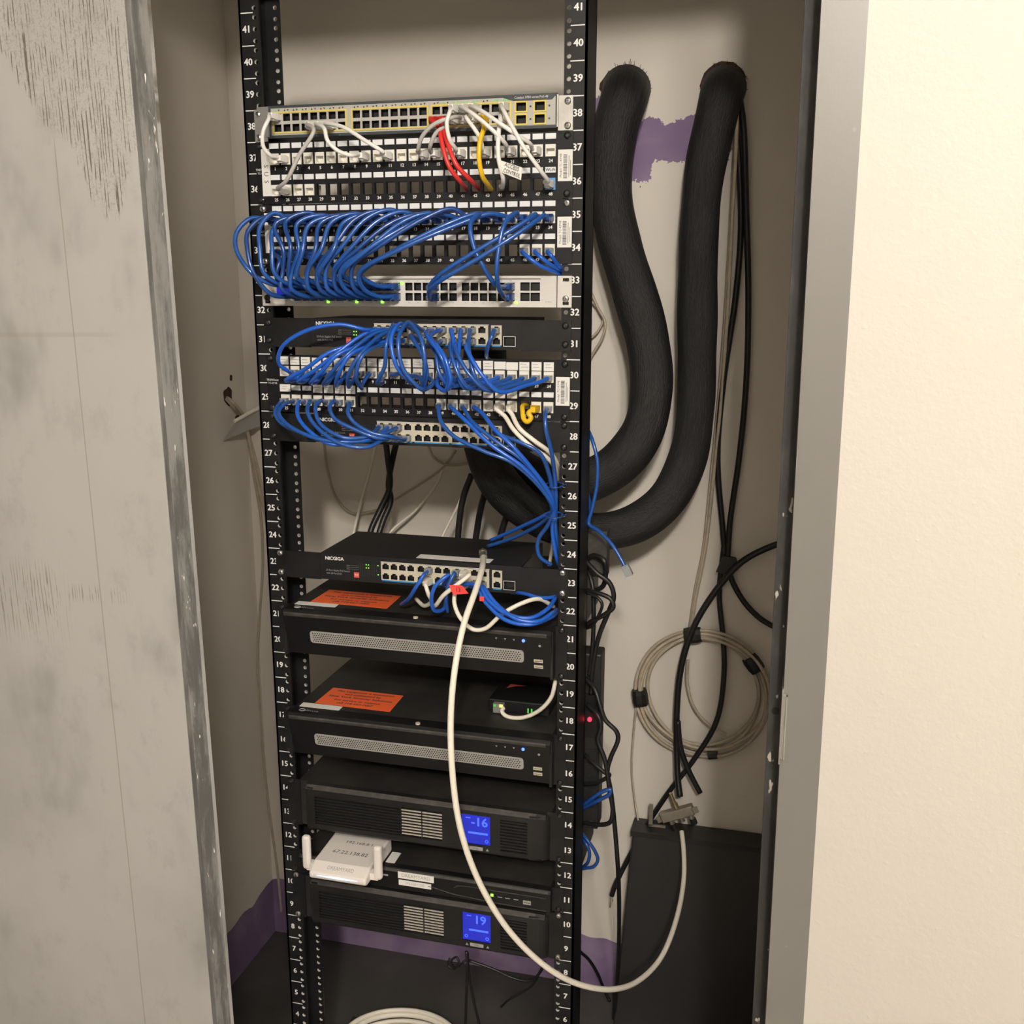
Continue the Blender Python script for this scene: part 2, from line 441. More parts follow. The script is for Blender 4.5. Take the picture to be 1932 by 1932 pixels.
# ------------------------------------------------------------------ the setting
FLOOR = -60.0; YB = 489.0; XL = -555.0; XR = 760.0; YF = -420.0
struct('floor', MB().box(-620, XR + 60, -300, YB + 60, FLOOR - 40, FLOOR), 'dark_floor')
wb = struct('wall_back', MB().box(-620, XR + 60, YB, YB + 60, FLOOR - 40, 2500), 'closet_wall')
struct('wall_left', MB().box(XL - 60, XL, -300, YB, FLOOR - 40, 2500), 'closet_wall_side')
struct('wall_right', MB().box(XR, XR + 60, -300, YB, FLOOR - 40, 2500), 'closet_wall_side')
struct('ceiling', MB().box(-620, XR + 60, -300, YB + 60, 2500, 2560), 'ceiling_paint')
# room on the camera side
wf = MB(); wf.box(584, 2600, YF + 4, -300, FLOOR, CEIL * 1000); wf.box(-2200, -640, YF + 4, -300, FLOOR, CEIL * 1000); wf.box(-640, 592, YF + 4, -300, 2110, CEIL * 1000)
struct('wall_front', wf, 'room_wall')
struct('floor_room', MB().box(-2200, 2600, -4200, -300, FLOOR - 60, FLOOR - .5), 'room_floor_mat')
struct('ceiling_room', MB().box(-2200, 2600, -4200, -300, CEIL * 1000, CEIL * 1000 + 60), 'ceiling_paint')
struct('wall_room_left', MB().box(-2260, -2200, -4200, YF, FLOOR, CEIL * 1000), 'room_paint_dark')
struct('wall_room_right', MB().box(2600, 2660, -4200, YF, FLOOR, CEIL * 1000), 'room_wall')
struct('wall_room_back', MB().box(-2200, 2600, -4260, -4200, FLOOR, CEIL * 1000), 'room_paint_dark')
for (x, y, pw), lo in zip(LAMPS, LIGHTS):
    which = 'farthest back in the room' if x < 1 else 'in the middle of the room' if x < 2 else 'at right, added to brighten the room wall'
    f = thing('ceiling_light', 'round white ceiling light with bare bulb ' + which, 'light', (x, y, CEIL), 'ceiling lights of the room')
    part('canopy', MB().cyl((x * 1000, y * 1000), 75, CEIL * 1000 - 22, CEIL * 1000, 'z', 24), 'fixture_white', f)
    part('lamp_socket', MB().cyl((x * 1000, y * 1000), 22, CEIL * 1000 - 42, CEIL * 1000 - 22, 'z', 16), 'fixture_white', f)
# door frame: face, rabbet, stop (right jamb leans with the frame), head above
def tilt(o, pivot, deg):
    c = V(*pivot); o.matrix_world = Matrix.Translation(c) @ Matrix.Rotation(math.radians(deg), 4, 'Y') @ Matrix.Translation(-c) @ o.matrix_world
jamb = MB(); jamb.box(552.5, 593, YF, YF + 7, FLOOR, 2110); jamb.box(552.5, 556, YF + 7, -372, FLOOR, 2090); jamb.box(590, 593, YF + 7, -300, FLOOR, 2110)
jo = struct('trim_1', jamb, 'frame_taupe')
stop = struct('door_stop', MB().box(538.5, 557, -372, -318, FLOOR, 2089), 'frame_stop_grey', parent=jo)
struct('frame_return', MB().box(553, 589.5, -318, -301, FLOOR, 2090), 'frame_taupe', parent=jo)
sh = MB(); sh.cyl((546, 985), 4.2, -372.6, -366, 'y', 14); struct('silencer_hole', sh, 'cavity', parent=jo)
sp = MB(); sp.box(551.2, 552.6, -421, -384, 946, 1030); sp.box(551.2, 556.5, -422.5, -421, 953, 1025); sp.box(555.4, 556.8, -424, -421.2, 953, 1025); sp.box(552, 556.8, -424, -421.2, 1023.4, 1025)
struct('strike_plate', sp, 'strike_metal', parent=jo)
tilt(jo, (553, YF, 1250), -.38)
head = MB(); head.box(-640, 592, YF, YF + 7, 2041, 2116); head.box(-640, 592, -372, -318, 2025, 2090); head.box(-640, 592, YF + 7, -372, 2086, 2116)
struct('trim_2', head, 'frame_taupe')
lj = MB(); lj.box(-642, -600, YF, -300, FLOOR, 2110); struct('trim_3', lj, 'frame_taupe')
# inactive door leaf on the left, closed
LX = -154.0
leaf = struct('door_1', MB().box(-597, LX - 1, YF, YF + 48, FLOOR + 8, 2074), 'door_paint')
struct('edge_plate', MB().box(LX - 1, LX, YF + 10, YF + 41, FLOOR + 8, 2074), 'door_edge_worn', parent=leaf)
struct('edge_groove', MB().box(LX - 1, LX - .6, YF + 1, YF + 10, FLOOR + 8, 2074), 'door_edge_dark', parent=leaf)
struct('edge_lip', MB().box(LX - 1, LX + .2, YF + 41, YF + 48, FLOOR + 8, 2074), 'door_paint', parent=leaf)
tilt(leaf, (LX, YF, 1250), -.8)
# holes knocked through the back wall for the cable sleeves and the left wall for wires
for (px, py, rx, rz) in ((1177, 166, 42, 36), (1365, 160, 39, 38)):
    c = P(px, py, YB) * 1000; b = MB(); n = 22
    poly = [(c.x + rx * math.cos(a) * (1 + .09 * random.uniform(-1, 1)), c.z + rz * math.sin(a) * (1 + .09 * random.uniform(-1, 1))) for a in [2 * math.pi * i / n for i in range(n)]]
    b.prism(poly, YB - 1.2, YB + .5, 'y'); struct('cable_hole', b, 'hole_brown', parent=wb)

# ------------------------------------------------------------------ the rack
rack = thing('equipment_rack', 'tall black two-post equipment rack with white unit numbers on both posts', 'rack', V(0, 30, FLOOR))
HOLES = [(n * U + h) for n in range(42) for h in (6.35, 22.225, 38.1)]
def flange(mb, xi, xo, y0, y1, xh, r=3.3):
    """flange with tapped holes; xh = hole column"""
    top = 42 * U; zs = HOLES
    ed = [0] + [(a + b) / 2 for a, b in zip(zs, zs[1:])] + [top]
    xa, xb = min(xi, xo), max(xi, xo)
    for i, zc in enumerate(zs):
        za, zb_ = ed[i], ed[i + 1]
        outer = [(xb, zc), (xb, zb_), (xh, zb_), (xa, zb_), (xa, zc), (xa, za), (xh, za), (xb, za)]
        inner = [(xh + r * math.cos(a * math.pi / 4), zc + r * math.sin(a * math.pi / 4)) for a in range(8)]
        n = len(mb.v)
        for y in (y0, y1):
            for q in outer + inner: mb.v.append(V(q[0], y, q[1]))
        for j in range(8):
            k = (j + 1) % 8
            mb.quad_ids((n + j, n + k, n + 8 + k, n + 8 + j)); mb.quad_ids((n + 16 + k, n + 16 + j, n + 24 + j, n + 24 + k))
            mb.quad_ids((n + 8 + j, n + 8 + k, n + 24 + k, n + 24 + j), 1)
    mb.box(xa, xa + .01, y0, y1, 0, top); mb.box(xb - .01, xb, y0, y1, 0, top)
for sgn, side in ((-1, 'left'), (1, 'right')):
    up = MB()
    flange(up, sgn * 226, sgn * 257.5, 0, 4.5, sgn * 232.55); flange(up, sgn * 226, sgn * 257.5, 66, 70, sgn * 232.55)
    up.box(min(sgn * 254.5, sgn * 257.5), max(sgn * 254.5, sgn * 257.5), 0, 70, FLOOR, 42 * U)
    post = part('upright', up, ['rack_black', 'thread_metal'], rack)
    mk = MB()
    for n in range(1, 42):
        x0, x1 = (sgn * 234.5, sgn * 254.0)
        if n in (33, 31, 36) and sgn > 0: pass
        mk.box(min(x0, x1), max(x0, x1), -.25, 0, n * U - .7, n * U + .7)
        text(mk, str(n), sgn * 245.5, -.25, (n - .5) * U, 9.4, bold=.45)
    part('unit_markings', mk, 'print_white', post, 'white painted unit numbers and ticks')
part('top_bar', MB().box(-257.5, 257.5, 0, 70, 42 * U, 42 * U + 4), 'rack_black', rack)
fb = MB(); fb.box(-257.5, 257.5, -190, 0, FLOOR, FLOOR + 6); fb.box(-257.5, 257.5, -4, 0, FLOOR, FLOOR + 70); fb.box(-257.5, 257.5, 70, 260, FLOOR, FLOOR + 6); fb.box(-257.5, 257.5, 70, 74, FLOOR, FLOOR + 70)
part('base', fb, 'rack_black', rack)

def screw_mesh(mt):
    b = MB(); n = 14
    for (y, r) in ((0, 4.9), (-1.2, 4.9), (-2.8, 3.8), (-3.6, 2.0)):
        for i in range(n): a = 2 * math.pi * i / n; b.v.append(V(r * math.cos(a), y, r * math.sin(a)))
    for q in range(3):
        for i in range(n): b.quad_ids((q * n + i, q * n + (i + 1) % n, q * n + n + (i + 1) % n, q * n + n + i))
    b.quad_ids([3 * n + i for i in range(n)])
    b.box(-2.3, 2.3, -3.75, -3.3, -.45, .45, 1); b.box(-.45, .45, -3.75, -3.3, -2.3, 2.3, 1)
    return b.mesh('screw', [mt, 'print_dark'])
SCREW = {k: screw_mesh(k) for k in ('screw_steel', 'screw_black')}
def hz(n, k): return (n - 1) * U + (6.35, 22.225, 38.1)[k]
def screws(t, spots, mt='screw_steel', y=-2.2):
    for (s, z) in spots: inst('mounting_screw', SCREW[mt], t, V(s * 232.55, y, z))

# liner for a socket: open at the front, real depth
def port_mesh(w, h, d, mt='cavity', notch=None, contacts=True):
    b = MB(); x, z = w / 2, h / 2
    b.box(-x, x, d - .4, d, -z, z); b.box(-x, -x + .25, 0.3, d, -z, z); b.box(x - .25, x, 0.3, d, -z, z); b.box(-x, x, 0.3, d, z - .25, z); b.box(-x, x, 0.3, d, -z, -z + .25)
    return b.mesh('socket', mt)

# ------------------------------------------------------------------ grey 48-port switch at the top
t = thing('network_switch', 'grey 48-port network switch with yellow-framed port blocks, topmost unit in rack', 'network switch', V(0, 130, 1650))
ZB, ZT = 1650.0, 1694.0
sw = t
cx0 = [-206, -83.5, 37.5]         # left edge of the three blocks
holes = []; spots = []
def colx(b, c): return cx0[b] + 5.5 + c * 14.45 - (2 if b == 0 else 0)
for b_ in range(3):
    for c in range(8):
        xc = colx(b_, c)
        for row, zc in ((0, 1677.8), (1, 1663.2)):
            holes.append((xc - 5.6, xc + 5.6, zc - 5, zc + 5)); spots.append((xc, zc, row, b_ * 8 + c))
up_sp = [(166.5, 1678), (193, 1678), (166.5, 1661.5), (193, 1661.5)]
for x, z in up_sp: holes.append((x - 7, x + 7, z - 5.5, z + 5.5))
part('chassis', MB().box(-219, 217, 9, 300, ZB, ZT), 'catalyst_dark', t)
part('faceplate', MB().plate(-213, 215, ZB + 3, ZT - 3, -1, 9, holes), 'catalyst_grey', t)
bz = MB(); bz.box(-219, 217, -2.5, 9, ZT - 3, ZT); bz.box(-219, 217, -2.5, 9, ZB - 1, ZB + 3); bz.box(-219, -213, -2.5, 9, ZB + 3, ZT - 3)
bz.prism([(140, ZT - 3), (156, ZT - 8), (210, ZT - 8), (215, ZT - 3)], -2.2, -1, 'y')
part('bezel', bz, 'catalyst_dark', t)
part('end_panel', MB().box(-234, -216, -4, 8, ZB + 1, ZT - 1), 'port_steel', t)
for s in (-1, 1):
    e = MB(); a, b_ = sorted((s * 219, s * 239.5)); e.box(a, b_, -2.4, -.2, 1645, 1690); a, b_ = sorted((s * 217, s * 219.5)); e.box(a, b_, -2.4, 50, 1650, 1692)
    part('bracket_ear', e, 'bracket_zinc', t)
for b_ in range(3):
    f = MB(); x0, x1 = colx(b_, 0) - 8, colx(b_, 7) + 8.5
    f.plate(x0, x1, 1655.6, 1685.6, -2, -1, [(x0 + 2, x1 - 2, 1657.4, 1683.6)])
    part('port_block_frame', f, 'port_yellow', t)
for x, z in up_sp:
    part('uplink_frame', MB().plate(x - 9, x + 9, z - 7.5, z + 7.5, -2, -1, [(x - 7, x + 7, z - 5.5, z + 5.5)]), 'port_yellow', t)
pm = port_mesh(11.2, 10, 9); pm.materials[0] = MATS['cavity']
rib = MB()
for (x, z, row, c) in spots: inst('port', pm, t, V(x, -.6, z))
pm2 = port_mesh(14, 11, 9)
for x, z in up_sp: inst('uplink_port', pm2, t, V(x, -.6, z))
lm = MB()
for (x, z, row, c) in spots:
    dx = -2.6 if row == 0 else 2.6; s_ = 1 if row == 0 else -1
    lm.prism([(x + dx - 1.5, 1687.6 - s_ * 1.2), (x + dx + 1.5, 1687.6 - s_ * 1.2), (x + dx, 1687.6 + s_ * 1.4)], -1.3, -1, 'y', 1 if c in (0, 17, 18, 19, 20, 22, 23) and (row == 0 or c > 17) else 0)
    for q in range(0, 1): pass
for x, z in up_sp: lm.box(x + 12, x + 14.4, -1.3, -1, z - 1.2, z + 1.2)
part('indicator_lights', lm, ['print_dark', 'led_dim_green'], t)
gl = MB()
for (x, z, row, c) in spots:
    for k in (-1, 1): gl.box(x + k * 4.4 - .5, x + k * 4.4 + .5, -1.25, -1, z + (5.2 if row == 0 else -6), z + (6 if row == 0 else -5.2))
part('socket_tabs', gl, 'port_cream', t)
tx = MB(); text(tx, 'Catalyst 3750 series PoE-48', 181, -2.6, ZT - 4.2, 3.1, sx=.95); part('lettering', tx, 'print_white', t)
screws(t, [(1, hz(38, 2)), (1, hz(38, 0)), (-1, hz(38, 2)), (-1, hz(38, 0))], y=-2.4)
CAT = {(c, row): V(x, -1, z) for (x, z, row, c) in spots}

# ------------------------------------------------------------------ keystone patch panels
def px_col(i): return -209.5 + 18.2 * i
jack_mb = MB(); jack_mb.plate(-7.2, 7.2, -8, 8, -2.2, 7, [(-5.9, 5.9, -4.6, 2.6), (-3.2, 3.2, -6, -4.6)]); jack_mb.box(-7, 7, 7, 24, -8, 8)
JACK = {'white': jack_mb.mesh('keystone_jack', 'jack_white'), 'blue': jack_mb.mesh('keystone_jack_blue', 'jack_blue')}
lb = MB(); lb.box(-7.4, 7.4, -1.6, 0, -3.7, 3.7); LABEL = lb.mesh('label_window', 'label_white')
lb = MB(); lb.box(-7.4, 7.4, -1.8, 0, -6.2, 6.2); PAPER = lb.mesh('paper_label', 'paper_white')
lb = MB(); lb.box(-8.7, 8.7, -2.0, 0, -5.6, 5.6); PAPER2 = lb.mesh('paper_label_wide', 'paper_white')
LAT = MB(); LAT.box(-7.0, -6.2, 0, 14, -8, 8); LAT.box(6.2, 7.0, 0, 14, -8, 8)
def patch_panel(label, topU, row1, row2, kind, side_tag=False):
    zt = topU * U - .6
    t = thing('patch_bay', label, 'patch panel', V(0, 20, zt - 88), 'black keystone patch panels')
    r1z, r2z = zt - 24.6, zt - 68.8
    hl = [(px_col(i) - 7, px_col(i) + 7, r - 8, r + 8) for i in range(24) for r in (r1z, r2z)]
    p = MB(); p.plate(-240.5, 240.5, zt - 88, zt, -2.2, 0, hl); p.plate(-222, 222, zt - 86, zt - 1, 0, 5, hl)
    part('front_plate', p, 'panel_black', t)
    for i in range(24):
        x = px_col(i)
        for r, used, lz in ((r1z, row1, zt - 5.9), (r2z, row2, zt - 50.3)):
            if i in used: inst('keystone_jack', JACK[used[i]], t, V(x, -2.2, r), 'blue keystone jack' if used[i] == 'blue' else None)
            rw = 1 if r == r1z else 2
            if kind == 'paper' and rw == 1: inst('paper_label', PAPER if i not in (19, 20) else PAPER2, t, V(x, -2.2, zt - 9.2 + random.uniform(-.8, .8)))
            elif kind == 'paper' and (i in (0, 18, 19, 20) or 3 <= i <= 6): inst('paper_label', PAPER if i else PAPER2, t, V(x, -2.2, lz - 0.4))
            else: inst('label_window', LABEL, t, V(x, -2.2, lz))
    nm = MB()
    for i in range(24):
        text(nm, str(i + 1), px_col(i), -2.25, zt - 38.2, 4.3, bold=.2); text(nm, str(i + 25), px_col(i), -2.25, zt - 82.3, 4.3, bold=.2)
    text(nm, 'TRENDnet', -231, -2.25, zt - 39, 3.2); text(nm, 'TC-KP48', -231, -2.25, zt - 44, 2.8)
    part('jack_numbers', nm, 'print_white', t)['kind'] = 'stuff'
    st = part('barcode_sticker', MB().box(219.5, 240, -2.7, -2.2, zt - 65.5, zt - 24), 'paper_white', t)
    bc = MB(); z = zt - 62
    text(bc, 'Model: TC-KP48', 223.5, -2.75, zt - 45, 3.2, rot=math.pi / 2)
    while z < zt - 30:
        h = random.choice((.5, .7, 1.1)); bc.box(227, 232.5, -2.75, -2.7, z, z + h); z += h + random.choice((.5, .8))
    bc.box(234.5, 235.2, -2.75, -2.7, zt - 60, zt - 32); bc.box(237, 237.6, -2.75, -2.7, zt - 58, zt - 38)
    part('barcode_print', bc, 'print_dark', st)
    if kind == 'paper':
        pr = MB()
        for i in range(24):
            for dz in (-6.8, -11): pr.box(px_col(i) - random.uniform(4, 6), px_col(i) + random.uniform(1.5, 6), -4.1, -4.02, zt + dz - .45, zt + dz + .35)
        for i in [0, 3, 4, 5, 6, 18, 19, 20]:
            for dz in (-48.6, -52): pr.box(px_col(i) - random.uniform(4, 6), px_col(i) + random.uniform(1.5, 6), -4.3, -4.22, zt + dz - .45, zt + dz + .35)
        part('label_print', pr, 'print_grey', t)['kind'] = 'stuff'
    return t, (lambda j: V(px_col(j - 1), -3, r1z - 1) if j <= 24 else V(px_col(j - 25), -3, r2z - 1))
W_ = 'white'
pA, JA = patch_panel('black patch panel with white and few blue jacks just below the grey switch, tagged SUS', 37, {i: W_ for i in range(24)}, {0: W_, 1: W_, 2: W_, 3: W_, 23: 'blue'}, 'plain')
zt = 37 * U - .6
sg = part('side_tag', MB().box(-231, -217.5, -3.2, -2.2, zt - 76.5, zt - 9.5), 'paper_white', pA, 'white tag reading S U S')
tx = MB()
for k, ch in enumerate('SUS'): text(tx, ch, -224.2, -3.25, zt - 34 - k * 11, 7, rot=-math.pi / 2)
part('tag_print', tx, 'print_dark', sg)
tx = MB(); text(tx, 'Wi-Fi', px_col(23), -3.9, zt - 50.4, 4.2, bold=.15); part('handwriting', tx, 'print_dark', pA)
pB, JB = patch_panel('black patch panel hidden behind the row of arching blue cords, above the white switch', 35, {i: W_ for i in range(24)}, {0: W_, 1: W_, 2: W_, 3: W_, 21: W_, 22: W_, 23: W_}, 'plain')
zt = 35 * U - .6
sg = part('side_tag', MB().box(-231, -217.5, -3.2, -2.2, zt - 70, zt - 12), 'paper_white', pB)
pC, JC = patch_panel('black patch panel with printed paper labels between two black switches', 30, {i: W_ for i in range(24)}, {**{i: W_ for i in range(7)}, **{i: W_ for i in (14, 15, 16, 17, 18, 19, 20, 22, 23)}}, 'paper')
for tp, sc in ((pA, [(1, hz(35, 2) - U * 0 + 0)]),): pass
screws(pB, [(1, hz(35, 2)), (-1, hz(35, 2)), (-1, hz(34, 0))])
screws(pA, [(1, hz(37, 2)), (1, hz(36, 0)), (-1, hz(37, 2)), (-1, hz(36, 0))], 'screw_black')
screws(pC, [(1, hz(30, 2)), (1, hz(29, 0)), (-1, hz(30, 2)), (-1, hz(29, 0))], 'screw_black')

# ------------------------------------------------------------------ white 48-port switch
t = thing('network_switch', 'white 48-port network switch with small blue display, blue cords in its left ports', 'network switch', V(0, 150, 1407))
cols = []
for g in range(4):
    for c in range(6): cols.append(-183 + 87 * g + 13.6 * c + 6)
hl = []; WSW = {}
for c, x in enumerate(cols):
    for row, z in ((0, 1435.8), (1, 1421)): hl.append((x - 5.7, x + 5.7, z - 5.6, z + 5.6)); WSW[(c, row)] = V(x, -2, z)
sfp = [(173, 1436), (188, 1436), (173, 1421.5), (188, 1421.5)]
for x, z in sfp: hl.append((x - 6.9, x + 6.9, z - 5.9, z + 5.9))
hl.append((-217, -195, 1418, 1443))
bevel(part('faceplate', MB().plate(-221, 219, 1407, 1451, -2, 8, hl), 'switch_white', t), .0004, 1)
part('chassis', MB().box(-219, 217, 8, 290, 1408, 1450), 'switch_white', t)
sl = MB(); sl.box(-180, 196, -2.3, -2, 1446.2, 1447.2); part('vent_slot', sl, 'cavity', t)
for s in (-1, 1):
    a, b_ = sorted((s * 220.5, s * 241)); e = MB()
    e.plate(a, b_, 1407, 1451, -2.6, -.4, [(min(s * 228, s * 237), max(s * 228, s * 237), 1443, 1447.6), (min(s * 228, s * 237), max(s * 228, s * 237), 1410.5, 1415)])
    part('bracket_ear', e, 'switch_white', t)
pm = port_mesh(11.4, 11.2, 8)
for q in WSW.values(): inst('port', pm, t, q + V(0, .4, 0))
pm = port_mesh(13.8, 11.8, 6, 'rack_edge')
for x, z in sfp: inst('fibre_port', pm, t, V(x, -1.6, z))
dsp = part('display', MB().box(-217, -195, -1.2, 2, 1418, 1443), 'screen_blue', t, 'small glowing blue display')
tx = MB(); text(tx, '18', -207, -1.3, 1436, 4, k=0); tx.box(-214, -204, -1.35, -1.25, 1421, 1424); tx.box(-202, -198, -1.35, -1.25, 1421, 1423); part('display_marks', tx, 'screen_digit', dsp)
lm = MB()
for c, row in ((3, 1), (6, 1), (9, 1), (11, 0), (23, 1)):
    q = WSW[(c, row)] * 1000; lm.box(q.x + (6 if c in (11, 23) else 2), q.x + (10 if c in (11, 23) else 6), -2.9, -2, q.z + (3 if row == 0 else -9.2), q.z + (6.5 if row == 0 else -6))
part('port_lights', lm, 'led_green', t)
tk = MB()
for c, x in enumerate(cols): tk.box(x - 1.4, x + 1.4, -2.2, -2, 1443.6, 1444.3); tk.box(x - 1.4, x + 1.4, -2.2, -2, 1412.4, 1413.1)
tk.box(203, 204.2, -2.2, -2, 1414, 1415.2); tk.box(206, 212, -2.2, -2, 1414.2, 1415); text(tk, 'USW', -205, -2.2, 1413.5, 2.4)
part('port_print', tk, 'print_grey', t)
screws(t, [(1, hz(32, 2) + 3)], y=-2.6)
screws(t, [(-1, hz(32, 2) + 3)], 'screw_black', y=-2.6)

# ------------------------------------------------------------------ black 27-port switches
def gig_switch(label, z0, lit, scr, sticker=False):
    t = thing('network_switch', label, 'network switch', V(0, 75, z0), 'black gigabit switches')
    zc = z0 + 22
    xs = [-51.5 + 14 * c + 3 * (c // 4) for c in range(12)]
    hl = []; ports = {}
    for c, x in enumerate(xs + [130.5]):
        for row, z in ((0, zc + 6.5), (1, zc - 9.5)):
            hl.append((x - 5.5, x + 5.5, z - 4.8, z + 2.6)); hl.append((x - 3, x + 3, z + 2.6, z + 4.8)); ports[(c, row)] = V(x, -2.2, z - .5)
    hl.append((142.5, 157, zc - 15, zc - 4))
    fp = part('front_plate', MB().plate(-163, 167, z0, z0 + 43, -1.6, 8, hl), 'switch_black', t)
    part('chassis', MB().box(-163, 167, 8, 150, z0, z0 + 43), 'switch_black', t)
    for s in (-1, 1):
        a, b_ = sorted((s * (163 if s < 0 else 167), s * 241)); e = MB(); e.box(a, b_, -2.2, 0, z0 - 1, z0 + 43); a, b_ = sorted((s * (163 if s < 0 else 167), s * (165 if s < 0 else 169))); e.box(a, b_, 0, 70, z0 + 2, z0 + 41)
        part('bracket_ear', e, 'rack_black', t)
    blk = MB(); blk.plate(-59, 118, zc - 15.6, zc + 13, -2.4, -1.6, hl); blk.plate(122.5, 138.5, zc - 15.6, zc + 13, -2.4, -1.6, hl)
    part('port_block', blk, 'port_cream', t)
    for c in (0, 4, 8): part('colour_strip', MB().box(xs[c] - 6.5, xs[c] + 49, -2.6, -1.6, zc - 17.6, zc - 15.8), 'blue_strip', t)
    part('colour_strip', MB().box(124, 137, -2.6, -1.6, zc - 17.6, zc - 15.8), 'blue_strip', t)
    pm = port_mesh(11, 9.6, 8)
    for q in ports.values(): inst('port', pm, t, q + V(0, 1, .5))
    part('fibre_port', MB().box(142.8, 156.7, 2, 8, zc - 14.8, zc - 4.2), 'rack_edge', t)
    tx = MB()
    text(tx, 'NICGIGA', -138.5, -1.7, zc + 13, 5.4, bold=.25)
    text(tx, '27-Port Gigabit PoE Switch', -133, -1.7, zc - 6.5, 2.9, sx=.9, k=1); text(tx, 'with 24-Port PoE', -140, -1.7, zc - 11.5, 2.9, sx=.9, k=1)
    for z in (zc + 3.5, zc + .5, zc - 2.5): tx.box(-118, -112, -1.7, -1.62, z, z + .5, 1); tx.box(-111, -97, -1.7, -1.62, z + .1, z + .35, 1)
    tx.plate(140.5, 159, zc - 17, zc - 2.5, -1.75, -1.6, [(141.1, 158.4, zc - 16.4, zc - 3.1)])
    tx.plate(-60, 119, zc + 13.4, zc + 14, -1.75, -1.6, [])
    part('lettering', tx, ['print_white', 'print_grey'], t)
    bd = part('badge', MB().box(-105.5, -97, -2.0, -1.6, zc - 15.5, zc - 7), 'red_badge', t, 'small red badge')
    bt = MB(); text(bt, 'PoE', -101.2, -2.05, zc - 11.2, 2.6); part('badge_print', bt, 'print_white', bd)
    lm = MB()
    for i in range(8):
        for r in range(4): lm.box(-93 + i * 4, -91.8 + i * 4, -1.9, -1.6, zc + 6 - r * 5, zc + 7.4 - r * 5, 1 if (i, r) in lit else 0)
    part('indicator_lights', lm, ['cavity', 'led_green'], t)
    vt = MB()
    for i in range(9): vt.box(-95 + i * 4, -94.6 + i * 4, -1.7, -1.6, zc - 12, zc + 8)
    part('indicator_lines', vt, 'print_dark', t)
    if sticker:
        part('paper_strip', MB().box(-4, 116, 8, 30, z0 + 43, z0 + 43.4), 'paper_white', t, 'narrow white paper strip on top')
    screws(t, [(s, z) for s in (-1, 1) for z in scr], 'screw_steel' if sticker else 'screw_black')
    return t, ports
n31, G31 = gig_switch('black gigabit switch above the paper-labelled patch panel, buried in looping blue cords', 1346, {(5, 0), (6, 3), (0, 1), (1, 1), (0, 2), (1, 2)}, (1381.5, 1355))
n28, G28 = gig_switch('black gigabit switch just below the paper-labelled patch panel', 1199.5, set(), (1238.5, 1206.7))
n23, G23 = gig_switch('black gigabit switch with open gap above it, coax connector standing on its top', 977.5, {(2, 0), (3, 0), (2, 1), (3, 1), (7, 3), (7, 0)}, (hz(23, 2), hz(23, 0)), True)

